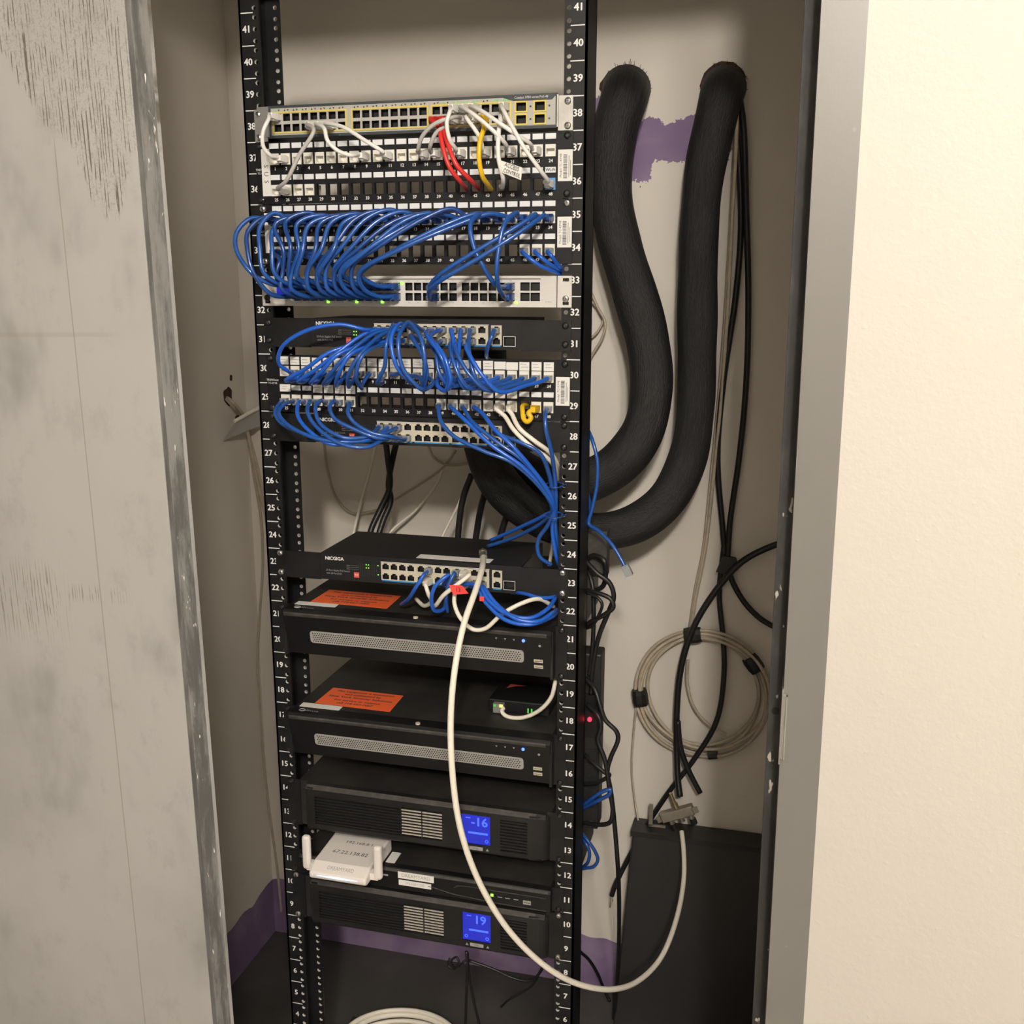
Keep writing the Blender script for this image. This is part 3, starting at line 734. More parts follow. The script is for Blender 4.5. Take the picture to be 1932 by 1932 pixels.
# ------------------------------------------------------------------ video recorders
def recorder(label, baseU):
    z0 = (baseU - 1) * U + 2
    t = thing('video_recorder', label, 'video recorder', V(0, 200, z0), 'black video recorders')
    zt = z0 + 84
    part('chassis', MB().box(-219, 219, 0, 400, z0, zt), 'dust_black', t)
    fr = MB(); fr.prism([(0, zt), (-22, zt - 1.5), (-27, zt - 7), (-25, zt - 14), (-13, z0 + 6), (-2, z0 + 2), (0, z0 + 2)], -221, 221, 'x')
    part('front_bezel', fr, 'nvr_black', t)
    for s in (-1, 1):
        a, b_ = sorted((s * 219, s * 241)); part('bracket_ear', MB().box(a, b_, -2.4, 0, z0, zt), 'rack_black', t)
        a, b_ = sorted((s * 219, s * 223)); part('handle_edge', MB().box(a, b_, -20, 0, z0 + 4, zt - 3), 'rack_edge', t)
    st = MB(); st.prism([(-26.2, zt - 5.4), (-27.5, zt - 7.2), (-26.6, zt - 11.4), (-23, zt - 9)], -219, 214, 'x'); part('edge_strip', st, 'dusty_edge', t)
    # sloped face frame
    v0 = V(0, -25, zt - 14); v1 = V(0, -13, z0 + 6); d = (v0 - v1).normalized(); L = (v0 - v1).length * 1000
    T = Matrix(((1, 0, 0, 0), (0, d.z, d.y, v1.y), (0, -d.y, d.z, v1.z), (0, 0, 0, 1)))   # local x, normal(-y out), up the face
    g = MB(); zc = 32.5; hw, hh, rc = 177.5, 10.6, 5; poly = []
    for cx_, cz_, a0 in ((hw - rc, hh - rc, 0), (-hw + rc, hh - rc, 90), (-hw + rc, -hh + rc, 180), (hw - rc, -hh + rc, 270)):
        for k in range(4): a = math.radians(a0 + k * 30); poly.append((cx_ + rc * math.cos(a), zc + cz_ + rc * math.sin(a)))
    g.prism(poly, -1.4, 0, 'y', T=T); gr = part('grille', g, 'grille_grey', t, 'long perforated grey grille')
    ho = MB()
    for r in range(5):
        for i in range(86):
            x = -172 + i * 4.02 + (2 if r % 2 else 0)
            if x < 173: ho.cyl((x, zc - 7 + r * 3.5), 1.22, -1.5, -1.3, 'y', 6, T=T)
    h = part('perforations', ho, 'cavity', gr); h['kind'] = 'stuff'
    lm = MB(); lm.cyl((178, L - 5), 2.4, -1.6, 0, 'y', 12, T=T); part('power_light', lm, 'led_blue', t, 'glowing blue power light')
    dd = MB()
    for x in (135, 149, 163): dd.prism([(x - 1.6, L - 4), (x + 1.6, L - 4), (x, L - 7)], -.5, 0, 'y', T=T)
    dd.cyl((203, L - 12), 2.0, -.6, 0, 'y', 12, T=T); part('icons', dd, 'print_grey', t)
    for z in (16.5, 26.5):
        u = MB(); u.plate(193, 207, z - 2.6, z + 2.6, -1.0, 0, [(194.2, 205.8, z - 1.2, z + .4)])
        for i in range(len(u.v)): u.v[i] = T @ u.v[i]
        part('usb_port', u, 'usb_cream', t)
    nt = MB(); z = zt + .5
    nt.v = [V(-193, 18, z), V(-58, 15, z), V(-60, 84, z), V(-191, 87, z), V(-193, 18, z - .5), V(-58, 15, z - .5), V(-60, 84, z - .5), V(-191, 87, z - .5)]
    for q in ((0, 1, 2, 3), (7, 6, 5, 4), (0, 4, 5, 1), (1, 5, 6, 2), (2, 6, 7, 3), (3, 7, 4, 0)): nt.quad_ids(q)
    ns = part('notice_sticker', nt, 'orange_sticker', t, 'orange printed notice sticker')
    TT = Matrix.Translation(V(0, 0, z)) @ Matrix.Rotation(-math.pi / 2, 4, 'X')
    tx = MB()
    for k, s_ in enumerate(('This equipment is monitored', 'and maintained by', 'New York Security Solutions', 'For service or support', 'call 718-667-7007')):
        vs, fs = text_geo(s_); n = len(tx.v); sc = 6.8 / .7 * (1.0 if k == 2 else .92)
        for ox in (-.35, 0, .35):
            n = len(tx.v)
            for q in vs: tx.v.append(V(-126 + ox + q.x * sc, 76 - k * 11.5 - (2 if k > 2 else 0) + q.y * sc, z + .05 + ox * .02))
            for f in fs: tx.quad_ids([n + j for j in f])
    part('notice_print', tx, 'print_dark', ns)
    ws = MB(); ws.box(-212, -141, -2, 14, zt + .4, zt + .9); part('paper_strip', ws, 'paper_white', t, 'narrow white label strip')
    lg = MB(); vs, fs = text_geo('alhua')
    for q in vs: lg.v.append(V(-186 + q.x * 14, -13.5 + q.y * 10, zt + .15))
    for f in fs: lg.quad_ids(list(f))
    lg.tube([V(-201 + 5.2 * math.cos(a), -13.5 + 4.2 * math.sin(a), zt + .1) for a in [i * math.pi / 8 for i in range(16)]], .0007, 4, closed=True)
    part('maker_mark', lg, 'print_grey', t)
    rv = MB(); rv.cyl((2, -16), 3.8, zt - 1, zt + 1.4, 'z', 14); part('cover_screw', rv, 'usb_cream', t)
    screws(t, [(s, z0 + q) for s in (-1, 1) for q in (5, 79)], 'screw_black')
    return t, zt
r1, R1Z = recorder('black two-unit video recorder with orange notice, directly below the coax-topped switch', 20)
r2, R2Z = recorder('black two-unit video recorder with orange notice, lower one above the blue-screen power supply', 16)
# little circuit box on the lower recorder
t = thing('media_converter', 'small black converter box with yellow and green lights on the lower recorder', 'converter', V(145, 90, R2Z))
z = R2Z
bevel(part('case', MB().box(98, 200, 60, 150, z + .5, z + 22), 'nvr_black', t), .002)
part('socket_block', MB().box(108, 126, 52, 62, z + 2, z + 18), 'port_steel', t)
lm = MB(); lm.box(109, 113, 51, 52, z + 13, z + 16); lm.box(164, 166.5, 59, 60, z + 4, z + 12); lm.box(170, 172.5, 59, 60, z + 4, z + 12); part('link_lights', lm, 'led_dim_green', t)
part('activity_light', MB().box(119, 124, 51, 52, z + 13, z + 17), 'led_yellow', t)
tr = MB(); tr.v = [V(115, 110, z + 22.2), V(128, 122, z + 22.2), V(118, 130, z + 22.2), V(145, 128, z + 22.2)]; tr.f = [(0, 1, 2), (1, 3, 2)]; tr.mi = [0, 0]; part('red_mark', tr, 'red_badge', t)

# ------------------------------------------------------------------ power supplies
def ups(label, baseU, digits):
    z0 = (baseU - 1) * U + 2; H = 84; zt = z0 + H
    t = thing('power_supply', label, 'power supply', V(0, 200, z0), 'rack power supplies')
    part('chassis', MB().box(-219, 219, 0, 400, z0 + 1, zt - 1), 'dust_black', t)
    for s in (-1, 1):
        a, b_ = sorted((s * 217, s * 241)); part('bracket_ear', MB().box(a, b_, -2.4, 0, z0, zt), 'rack_black', t)
    gz0, gz1 = z0 + 14, z0 + 66
    hl = [(-186, -32, gz0, gz1), (-30, 40, gz0, gz1), (72.5, 121.5, z0 + 17, z0 + 69), (138, 183, gz0 - 2, gz1 + 1)]
    bz = MB(); bz.plate(-188, 186, z0 + 5, zt - 8, -15, -5, hl)
    bz.prism([(-203, 0), (-203, -10), (-198, -15), (-188, -15), (-188, 0)], z0 + 3, zt - 5, 'z')
    arc = [(186 + 32 * math.sin(a), -15 + 15 * (1 - math.cos(a))) for a in [i * math.pi / 16 for i in range(9)]]
    bz.prism([(186, 0)] + arc[::-1][1:] , z0 + 3, zt - 5, 'z')
    bz.prism([(0, zt - 1), (-9, zt - 2), (-15, zt - 8), (-5, zt - 8), (0, zt - 8)], -203, 212, 'x')
    bz.prism([(-15, z0 + 5), (-10, z0), (0, z0), (0, z0 + 5)], -201, 206, 'x'); bz.box(-188, 186, -5, 0, z0 + 5, zt - 8)
    part('front_bezel', bz, 'ups_black', t)
    ed = MB(); ed.prism([(-9.3, zt - 1.8), (-15.3, zt - 7.8), (-13, zt - 8), (-8, zt - 3)], -200, 196, 'x')
    arc2 = [(196 + 16 * math.sin(a), -9 + 9 * (1 - math.cos(a))) for a in [i * math.pi / 16 for i in range(9)]]
    part('edge_strip', ed, 'dusty_edge', t)
    for i in range(10):
        z = gz0 + 2 + i * 5.3
        part('slat', MB().box(-186, -32, -14.8, -12, z, z + 1.8), 'rack_edge', t)
        if i < 9: part('slat', MB().box(-30, 40, -14.8, -13, z + 1.6, z + 3.4), 'slat_dusty_lit', t)
        part('slat', MB().box(138, 183, -14.8, -12, z - 1, z + 1.4), 'rack_edge', t)
    part('slat_post', MB().box(4, 6, -14.9, -9, gz0, gz1), 'rack_edge', t)
    sc = part('screen', MB().box(73, 121, -13.5, -9, z0 + 17.5, z0 + 68.5), 'screen_blue', t, 'glowing blue status screen')
    tx = MB(); text(tx, digits, 103, -13.6, z0 + 56, 15, bold=.5); tx.box(80, 88, -13.7, -13.55, z0 + 62, z0 + 63.5)
    text(tx, '- - -', 100, -13.6, z0 + 38, 5, bold=.4); tx.box(84, 117, -13.65, -13.55, z0 + 35, z0 + 38.5)
    for x in (79, 115): tx.tube([V(x + 2.4 * math.cos(a), -13.6, z0 + 24 + 2.4 * math.sin(a)) for a in [i * math.pi / 6 for i in range(12)]], .0006, 4, closed=True)
    part('screen_digits', tx, 'screen_digit', sc)
    bt = MB(); bt.plate(86, 109, z0 + 7.5, z0 + 13.5, -15.6, -15, []); part('buttons', bt, 'grille_grey', t)
    bb = MB(); text(bb, 'tripp', 97.5, -15.7, z0 + 10.6, 3.0); part('button_print', bb, 'print_dark', t)
    ic = MB(); ic.prism([(114, z0 + 8), (119, z0 + 8), (116.5, z0 + 12.5)], -15.3, -15, 'y'); ic.prism([(78, z0 + 8), (83, z0 + 8), (80.5, z0 + 12.5)], -15.3, -15, 'y'); part('icons', ic, 'grille_grey', t)
    tb = MB(); tb.prism([(44, z0 + 9), (66, z0 + 9), (66, z0 + 15)], -15.5, -15, 'y'); part('latch_tab', tb, 'rack_edge', t)
    screws(t, [(s, q) for s in (-1, 1) for q in (hz(baseU + 1, 2), hz(baseU, 0))], 'screw_steel' if baseU == 9 else 'screw_black')
    return t, zt
ups('black rack power supply with blue screen reading 16, below the lower recorder', 13, '-16')
ups('black rack power supply with blue screen reading 19, lowest unit in rack', 9, '19')

# ------------------------------------------------------------------ slim unit with DREAMYARD tag
z0 = 10 * U + 1; zt = z0 + 42
t = thing('slim_recorder', 'slim black one-unit box tagged DREAMYARD, between the two power supplies', 'recorder', V(0, 150, z0))
part('chassis', MB().box(-219, 219, 0, 330, z0, zt), 'dust_black', t)
fr = MB(); fr.prism([(0, zt), (-13, zt - .5), (-17, zt - 5), (-17, z0 + 6), (-11, z0 + 1), (0, z0 + 1)], -219, 222, 'x'); part('front_bezel', fr, 'nvr_black', t)
for s in (-1, 1):
    a, b_ = sorted((s * 219, s * 241)); part('bracket_ear', MB().box(a, b_, -2.4, 0, z0, zt), 'rack_black', t)
cr = MB()
arc = [(20 + i * 10, z0 + 33 - 5.5 * math.cos(i / 20 * math.pi * .5) ** 2 * (1 if i < 6 else .2)) for i in range(20)]
cr.tube([V(60, -17.3, z0 + 24), V(66, -17.6, z0 + 29), V(85, -17.6, z0 + 30.5), V(130, -17.6, z0 + 30), V(215, -17.6, z0 + 30)], .0009, 5)
cr.tube([V(15, -17.3, z0 + 20), V(60, -17.3, z0 + 12), V(130, -17.3, z0 + 8), V(215, -17.3, z0 + 7)], .0008, 5)
part('crease', cr, 'dusty_edge', t)
ds = MB(); ds.prism([(-12.6, zt - .3), (-17.2, zt - 4.6), (-15, zt - 5), (-11, zt - 1.5)], -215, 218, 'x'); part('edge_strip', ds, 'dusty_edge', t)
for (x0, x1, za, zb_, s_, sz) in ((-38, 25, 27, 39, 'DREAMYARD', 6), (-37, 20, 14.5, 24, '192.168.1.100', 4.2)):
    nl = part('name_tag', bevel_mb := MB().box(x0, x1, -17.8, -17, z0 + za, z0 + zb_), 'paper_white', t)
    tx = MB(); text(tx, s_, (x0 + x1) / 2, -17.85, z0 + (za + zb_) / 2, sz); part('name_print', tx, 'print_grey', nl)
part('power_light', MB().box(122.5, 127, -18, -17, z0 + 19.5, z0 + 23.5), 'led_green', t, 'green power light')
ic = MB()
for x in (134, 147, 161): ic.box(x, x + 8, -17.2, -17, z0 + 19, z0 + 20.2)
ic.box(-88, -56, -17.2, -17, z0 + 27, z0 + 30); part('icons', ic, 'print_grey', t)
u = MB(); u.plate(177, 190, z0 + 14, z0 + 21, -18, -17, [(178, 189, z0 + 16.5, z0 + 18)]); part('usb_port', u, 'grille_grey', t)
screws(t, [(s, hz(11, k)) for s in (-1, 1) for k in (0,)], 'screw_black')
DZ = zt
# white wireless router
t = thing('wifi_router', 'white wireless router with two stub antennas tagged DREAMYARD', 'router', V(-118, -20, DZ))
b = MB(); b.prism([(-76, DZ + 1), (-83, DZ + 5), (-83, DZ + 15), (-62, DZ + 25), (28, DZ + 29), (34, DZ + 25), (34, DZ + 1)], -168, -68, 'x')
bevel(part('body', b, 'router_white', t), .004, 3)
for (x, ln) in ((-181, 0), (-55, 0)):
    a = MB(); a.box(x - 7, x + 7, -66, -54, DZ + 6, DZ + 66); bevel(part('antenna', a, 'router_white', t), .005, 3)
    hg = MB(); q = sorted((x, x + (16 if x < -100 else -16))); hg.box(q[0], q[1], -64, -50, DZ + 5, DZ + 17); part('antenna_hinge', hg, 'router_white', t)
gl = MB(); gl.prism([(-154, DZ + 11), (-118, DZ + 9.5), (-82, DZ + 11), (-118, DZ + 12.8)], -83.4, -80.5, 'y'); part('light_bar', gl, 'router_glow', t, 'blue-white glowing light bar')
tx = MB()
def flat_text(mb, s_, x, y, z, w, h, slope=0.0):
    vs, fs = text_geo(s_); n = len(mb.v); wid = max(q.x for q in vs) - min(q.x for q in vs)
    for q in vs: mb.v.append(V(x + q.x * w / wid, y + q.y * h / .7, z + slope * q.y * h / .7))
    for f in fs: mb.quad_ids([n + j for j in f])
flat_text(tx, 'DREAMYARD', -116, -72, DZ + 20.6, 46, 6, .476)
part('name_print', tx, 'print_grey', t)
tx = MB(); flat_text(tx, '67.22.138.82', -116, -32, DZ + 26.6, 62, 9, .044); flat_text(tx, '192.168.8.1', -112, -2, DZ + 27.9, 46, 7, .044); part('address_print', tx, 'print_dark', t)
b = MB(); b.box(-66, -50, -2, 30, DZ + .4, DZ + 1.2); o = part('paper_slip', b, 'paper_white', t)

# ------------------------------------------------------------------ white, red and yellow cords: grey switch -> upper patch panel
CW = 2.9
def cat_cord(label, c, row, mids, end, colr='white', mt='cord_white', plug_end=True, r=CW, tail=None):
    s = CAT[(c, row)]
    pts = [off(s, 0, -14, 0), off(s, 0, -25, 0)] + [P(*m_) for m_ in mids]
    pl = [(colr, s)]
    if plug_end: pts += [off(end, -2, -26, 1), off(end, 0, -14, 0)]; pl.append((colr, end))
    elif tail: pts += [V(*q) for q in tail]
    return cord('network_cable', label, 'patch cord', pts, r, mt, 'cords between the grey switch and upper patch panel', pl)
cat_cord('white patch cord arching from first port of grey switch down to second upper jack', 0, 0, [(507, 224, -45), (496, 250, -52), (497, 277, -50), (510, 293, -42)], JA(2))
cat_cord('white patch cord running from grey switch down left to second lower jack', 4, 1, [(592, 247, -48), (565, 292, -50), (541, 340, -48)], JA(26), mt='cord_grey')
cat_cord('white patch cord looping from grey switch to ninth upper jack', 5, 1, [(612, 243, -50), (618, 265, -55), (637, 284, -52), (662, 293, -46)], JA(9))
cat_cord('white patch cord running straight down right from grey switch to eleventh upper jack', 6, 1, [(650, 241, -50), (690, 266, -55), (722, 286, -48)], JA(11))
cat_cord('white patch cord hanging from grey switch to seventeenth upper jack', 18, 0, [(849, 210, -60), (843, 232, -66), (848, 262, -62), (860, 282, -46)], JA(17))
cat_cord('grey-white patch cord swinging left from grey switch to fourteenth upper jack', 19, 1, [(852, 222, -58), (820, 234, -62), (797, 257, -56), (789, 282, -45)], JA(14), mt='cord_grey')
cat_cord('grey-white patch cord swinging left from grey switch to fifteenth upper jack', 18, 1, [(838, 238, -48), (822, 252, -50), (812, 275, -44)], JA(15), mt='cord_grey')
cat_cord('white patch cord slanting from grey switch to nineteenth upper jack', 20, 1, [(880, 222, -50), (897, 246, -56), (906, 262, -50), (910, 280, -42)], JA(19))
cat_cord('white patch cord slanting from grey switch to twenty-first upper jack', 19, 0, [(888, 212, -62), (915, 233, -68), (942, 258, -62), (955, 274, -46)], JA(21))
cat_cord('white patch cord slanting from grey switch to twenty-third upper jack', 20, 0, [(908, 209, -58), (945, 234, -70), (980, 258, -62), (1000, 271, -46)], JA(23))
cat_cord('long white patch cord from grey switch to the blue jack', 23, 0, [(951, 210, -60), (967, 240, -70), (990, 280, -72), (1020, 322, -60), (1034, 342, -40)], JA(48))
q = JA(44)
wc = cat_cord('white cord with handwritten ACCESS CONTROL flag, dropping into open slot', 23, 1, [(944, 226, -55), (940, 260, -62), (941, 300, -64), (949, 335, -55), (948, 352, -30)], None, plug_end=False, tail=[(px_col(19) + 2, -4, 1573), (px_col(19) + 3, 40, 1566)], r=3.2)
a0, a1, a2, a3 = P(943, 302, -66), P(985, 316, -64), P(983, 340, -63), P(948, 326, -65)
fl = MB(); nrm = V(0, -.6, 0)
fl.v = [a0, a1, a2, a3, a0 - nrm, a1 - nrm, a2 - nrm, a3 - nrm]
for f in ((0, 1, 2, 3), (7, 6, 5, 4), (0, 4, 5, 1), (1, 5, 6, 2), (2, 6, 7, 3), (3, 7, 4, 0)): fl.quad_ids(f)
fg = part('flag_tag', fl, 'paper_white', wc, 'white flag tag handwritten ACCESS CONTROL')
tx = MB(); cc = (a0 + a1 + a2 + a3) / 4 * 1000
text(tx, 'ACCESS', cc.x + 1, cc.y - 1.6, cc.z + 4, 5.2, rot=-.36, sx=.8); text(tx, 'CONTROL', cc.x + 1, cc.y - 1.6, cc.z - 4, 5, rot=-.36, sx=.72); part('flag_handwriting', tx, 'print_dark', fg)
cat_cord('red patch cord dropping from grey switch into open leftmost red-cord slot', 16, 1, [(828, 242, -46), (835, 275, -56), (848, 315, -58), (868, 342, -45)], None, 'red', 'cord_red', False, 3.2, [(px_col(16) + 4, -4, 1573), (px_col(16) + 6, 40, 1566)])
s = CAT[(17, 1)]
cat_cord('red patch cord dropping from grey switch into open slot beside the other red cord', 17, 1, [(836, 240, -44), (845, 272, -58), (862, 312, -62), (888, 340, -46)], None, 'red', 'cord_red', False, 3.2, [(px_col(17) + 4, -4, 1573), (px_col(17) + 6, 40, 1566)])
cat_cord('yellow patch cord dropping from grey switch into open slot right of the red cords', 21, 1, [(913, 241, -48), (906, 265, -56), (904, 300, -58), (910, 332, -50), (920, 348, -30)], None, 'yellow', 'cord_yellow', False, 3.4, [(px_col(18) + 5, -2, 1570), (px_col(18) + 8, 40, 1564)])

# ------------------------------------------------------------------ blue cords: middle patch panel -> white switch
BR = 3.3
bi = 0; ALLP = [(c, r) for c in range(12) for r in range(2)]; PICK = [ALLP[round(k * 23 / 19)] for k in range(20)]; LEFTP = [q for q in ALLP if q not in PICK]
for i in range(24):
    j = i + 1; s = JB(j)
    if j in (19, 22, 23, 24): continue
    d = WSW[PICK[bi]]; zt_ = d.z * 1000; bi += 1
    jx = random.uniform(-6, 6); jz = random.uniform(-3, 5); jy = random.uniform(-6, 6)
    sx_, xp = s.x * 1000, d.x * 1000; k = i / 23
    yo = -66 - 20 * k + jy
    span = sx_ - xp
    pts = [off(s, -1, -13, 0), off(s, -5, -25, 2)]
    if i < 4:
        left = (sx_ - 34 - 6 * (i == 0) + jx, xp - 38 + i * 3)
        pts += [V(sx_ - 20, -44, 1536 + jz), V(left[0], -60, 1516 + jz), V(left[0] + 3, -70, 1488), V(left[1] - 4, -72, 1455), V(xp - 22, -55, zt_ + 4)]
    else:
        pts += [V(sx_ - 22, -42, 1537 + jz), V(sx_ - 48 - .06 * span, -58, 1524 + jz), V(xp + .32 * span - 22 + jx, yo, 1487 + jz), V(xp - 24 + jx * .6, yo + 4, 1458 + jz), V(xp - 27 + jx * .4, -62, zt_ + 12), V(xp - 14, -40, zt_ + 1)]
    pts += [off(d, -2, -24, 0), off(d, 0, -13, 0)]
    cord('network_cable', 'blue cord swept left from %s of middle panel to white switch' % nth(j), 'patch cord', pts, BR, random.choice(('cord_blue', 'cord_blue', 'cord_blue_dark')), 'blue cords of the middle patch panel', [('blue', s), ('blue', d)])
for k, (j, mids, dst) in enumerate(((19, [(905, 403, -50), (888, 422, -72), (893, 462, -80), (912, 503, -80), (931, 533, -66), (943, 541, -48)], (23, 0)),
                      (22, [(975, 401, -50), (953, 420, -75), (941, 470, -84), (937, 512, -84), (942, 545, -64), (949, 556, -46)], (23, 1)),
                      (23, [(1010, 405, -48), (960, 437, -72), (885, 482, -84), (832, 517, -84), (812, 538, -70), (812, 550, -50)], (15, 0)),
                      (24, [(1025, 407, -48), (975, 442, -76), (895, 492, -90), (836, 526, -90), (811, 546, -74), (810, 562, -50)], (15, 1)))):
    s, d = JB(j), WSW[dst]
    pts = [off(s, -1, -13, 0), off(s, -4, -25, 1)] + [P(*q) for q in mids] + [off(d, -2, -24, 0), off(d, 0, -13, 0)]
    cord('network_cable', ('blue cord from %s of middle panel down to far right switch ports' if k < 2 else 'blue cord from %s of middle panel to a lone port pair') % nth(j), 'patch cord', pts, BR, 'cord_blue', 'blue cords of the middle patch panel', [('blue', s), ('blue', d)])
for j, dst in zip((25, 26, 27, 28), LEFTP):
    s, d = JB(j), WSW[dst]
    pts = [off(s, 0, -13, 0), off(s, 4, -26, -2), V(s.x * 1000 * .7 + d.x * 300 + 8, -44, 1474), V(s.x * 300 + d.x * 700 - 14, -50, 1450), V(d.x * 1000 - 14, -42, d.z * 1000 + 4), off(d, -2, -24, 0), off(d, 0, -13, 0)]
    cord('network_cable', 'blue cord from %s of middle panel under the swept blue cords' % nth(j), 'patch cord', pts, BR, 'cord_blue_dark', 'blue cords of the middle patch panel', [('blue', s), ('blue', d)])
for j, mids in ((46, [(1000, 488, -30), (1022, 503, -24), (1045, 512, -10), (1060, 522, 20)]), (47, [(1020, 485, -28), (1038, 499, -20), (1052, 507, -6), (1062, 516, 22)]), (48, [(1040, 482, -26), (1048, 494, -18), (1058, 505, -4), (1062, 514, 24)])):
    s = JB(j); pts = [off(s, 0, -9, 0), off(s, 1, -18, -2)] + [P(*q) for q in mids] + [V(215, 70, 1448)]
    cord('network_cable', 'blue cord from %s of middle panel tucked behind right post' % nth(j), 'patch cord', pts, 2.9, 'cord_blue_bright', 'blue cords of the middle patch panel', [('clear', s)])

# ------------------------------------------------------------------ blue cords: black switch 31 -> labelled panel
def gcord(label, s, mids, d, mt='cord_blue_bright', world=False, r=3.0, group='blue cords of the labelled patch panel'):
    M_ = [V(*q) for q in mids] if world else [P(*q) for q in mids]
    pts = [off(s, 0, -8, 0), off(s, 0, -15, 0)] + M_ + ([off(d, 0, -15, 0), off(d, 0, -8, 0)] if d else [])
    return cord('network_cable', label, 'patch cord', pts, r, random.choice(('cord_blue_bright', 'cord_blue_bright', 'cord_blue')), group, [('clear', s)] + ([('clear', d)] if d else []))
gcord('blue cord in wide arch over switch name to second upper jack of labelled panel', G31[(0, 0)], [(690, 622, -45), (640, 612, -60), (575, 625, -70), (532, 655, -70), (526, 685, -58), (545, 701, -40)], JC(2))
lists = [(3, (0, 1)), (4, (1, 0)), (5, (1, 1)), (6, (2, 0)), (7, (2, 1)), (8, (3, 0)), (9, (3, 1))]
for n, (j, pt) in enumerate(lists):
    s, d = G31[pt], JC(j); xs_, xd = s.x * 1000, d.x * 1000
    jx = random.uniform(-6, 6)
    gcord('blue cord slanting left from black switch to %s of labelled panel' % nth(j), s,
          [(xs_ - 18, -40, s.z * 1000 - 4), (xs_ * .62 + xd * .38 - 8 + jx, -62 - 5 * n, 1342 + jx * .5), (xs_ * .3 + xd * .7 - 6, -66 - 4 * n, 1318 - n), (xd - 8 + n * 2, -56, 1299 - n * 1.4), (xd - 4, -36, 1298 - n)], d, world=True)
loops = [(10, (2, 0), [(741, 614, -70), (729, 650, -95), (726, 690, -90), (712, 722, -70), (722, 722, -45)]),
         (11, (4, 0), [(752, 612, -75), (738, 640, -100), (748, 690, -105), (775, 722, -85), (760, 706, -46)]),
         (12, (5, 0), [(768, 609, -75), (752, 640, -108), (760, 695, -112), (795, 735, -95), (790, 712, -46)]),
         (13, (3, 0), [(775, 612, -80), (795, 640, -105), (802, 690, -108), (797, 728, -80), (800, 714, -46)]),
         (14, (5, 1), [(775, 634, -70), (795, 665, -95), (805, 700, -95), (800, 735, -75), (818, 722, -48)]),
         (15, (6, 0), [(805, 632, -66), (830, 668, -88), (846, 712, -84), (840, 737, -72), (826, 728, -60), (826, 714, -44)]),
         (16, (7, 0), [(812, 636, -62), (838, 672, -92), (850, 715, -92), (846, 734, -78), (856, 716, -48)]),
         (17, (6, 1), [(815, 655, -50), (835, 690, -70), (852, 718, -60), (872, 710, -44)])]
for j, pt, mids in loops:
    gcord('blue cord hanging in a tall loop to %s of labelled panel' % nth(j), G31[pt], mids, JC(j))
rights = [(18, (8, 0)), (19, (7, 1)), (20, (9, 0)), (21, (8, 1)), (22, (10, 0)), (23, (9, 1)), (24, (10, 1))]
for n, (j, pt) in enumerate(rights):
    s, d = G31[pt], JC(j); xs_, xd = s.x * 1000, d.x * 1000; jx = random.uniform(-5, 5)
    gcord('blue cord slanting right from black switch to %s of labelled panel' % nth(j), s,
          [(xs_ + 6, -36, s.z * 1000), (xs_ + 12 + jx, -58 - 4 * n, 1352), (xs_ * .6 + xd * .4 + jx - 8, -72 - 4 * n, 1318), (xs_ * .3 + xd * .7 - 18, -66 - 3 * n, 1300 - n), (xd - 22, -46, 1300), (xd - 6, -28, 1304)], d, world=True)
gcord('blue patch cord from last uplink port of upper black switch, hanging behind labelled panel', G31[(12, 0)], [(928, 635, -30), (920, 655, -28), (918, 672, -10), (925, 680, 30)], None)
# panel row 2, left: to black switch 28
for n, (j, pt, mids) in enumerate(((25, (0, 0), [(527, 762, -46), (519, 778, -66), (530, 797, -76), (565, 815, -78), (620, 830, -74), (690, 826, -50)]),
                      (26, (0, 1), [(536, 763, -50), (526, 780, -72), (545, 803, -84), (600, 828, -88), (660, 834, -76), (705, 830, -48)]),
                      (27, (1, 0), [(563, 760, -50), (562, 785, -72), (580, 810, -82), (625, 838, -84), (680, 832, -66), (712, 822, -46)]),
                      (28, (1, 1), [(585, 758, -48), (580, 775, -70), (592, 800, -80), (640, 836, -88), (690, 844, -78), (722, 830, -50)]),
                      (29, (2, 0), [(605, 756, -46), (595, 770, -66), (605, 800, -78), (650, 826, -80), (705, 822, -56), (728, 817, -42)]),
                      (30, (2, 1), [(630, 756, -46), (622, 770, -64), (632, 790, -70), (660, 806, -70), (712, 826, -62), (738, 826, -44)]),
                      (31, (3, 1), [(660, 762, -44), (656, 778, -60), (668, 797, -64), (700, 816, -64), (738, 824, -52)]))):
    gcord('blue cord curling left from %s of labelled panel to lower switch' % nth(j), JC(j), mids, G28[pt])
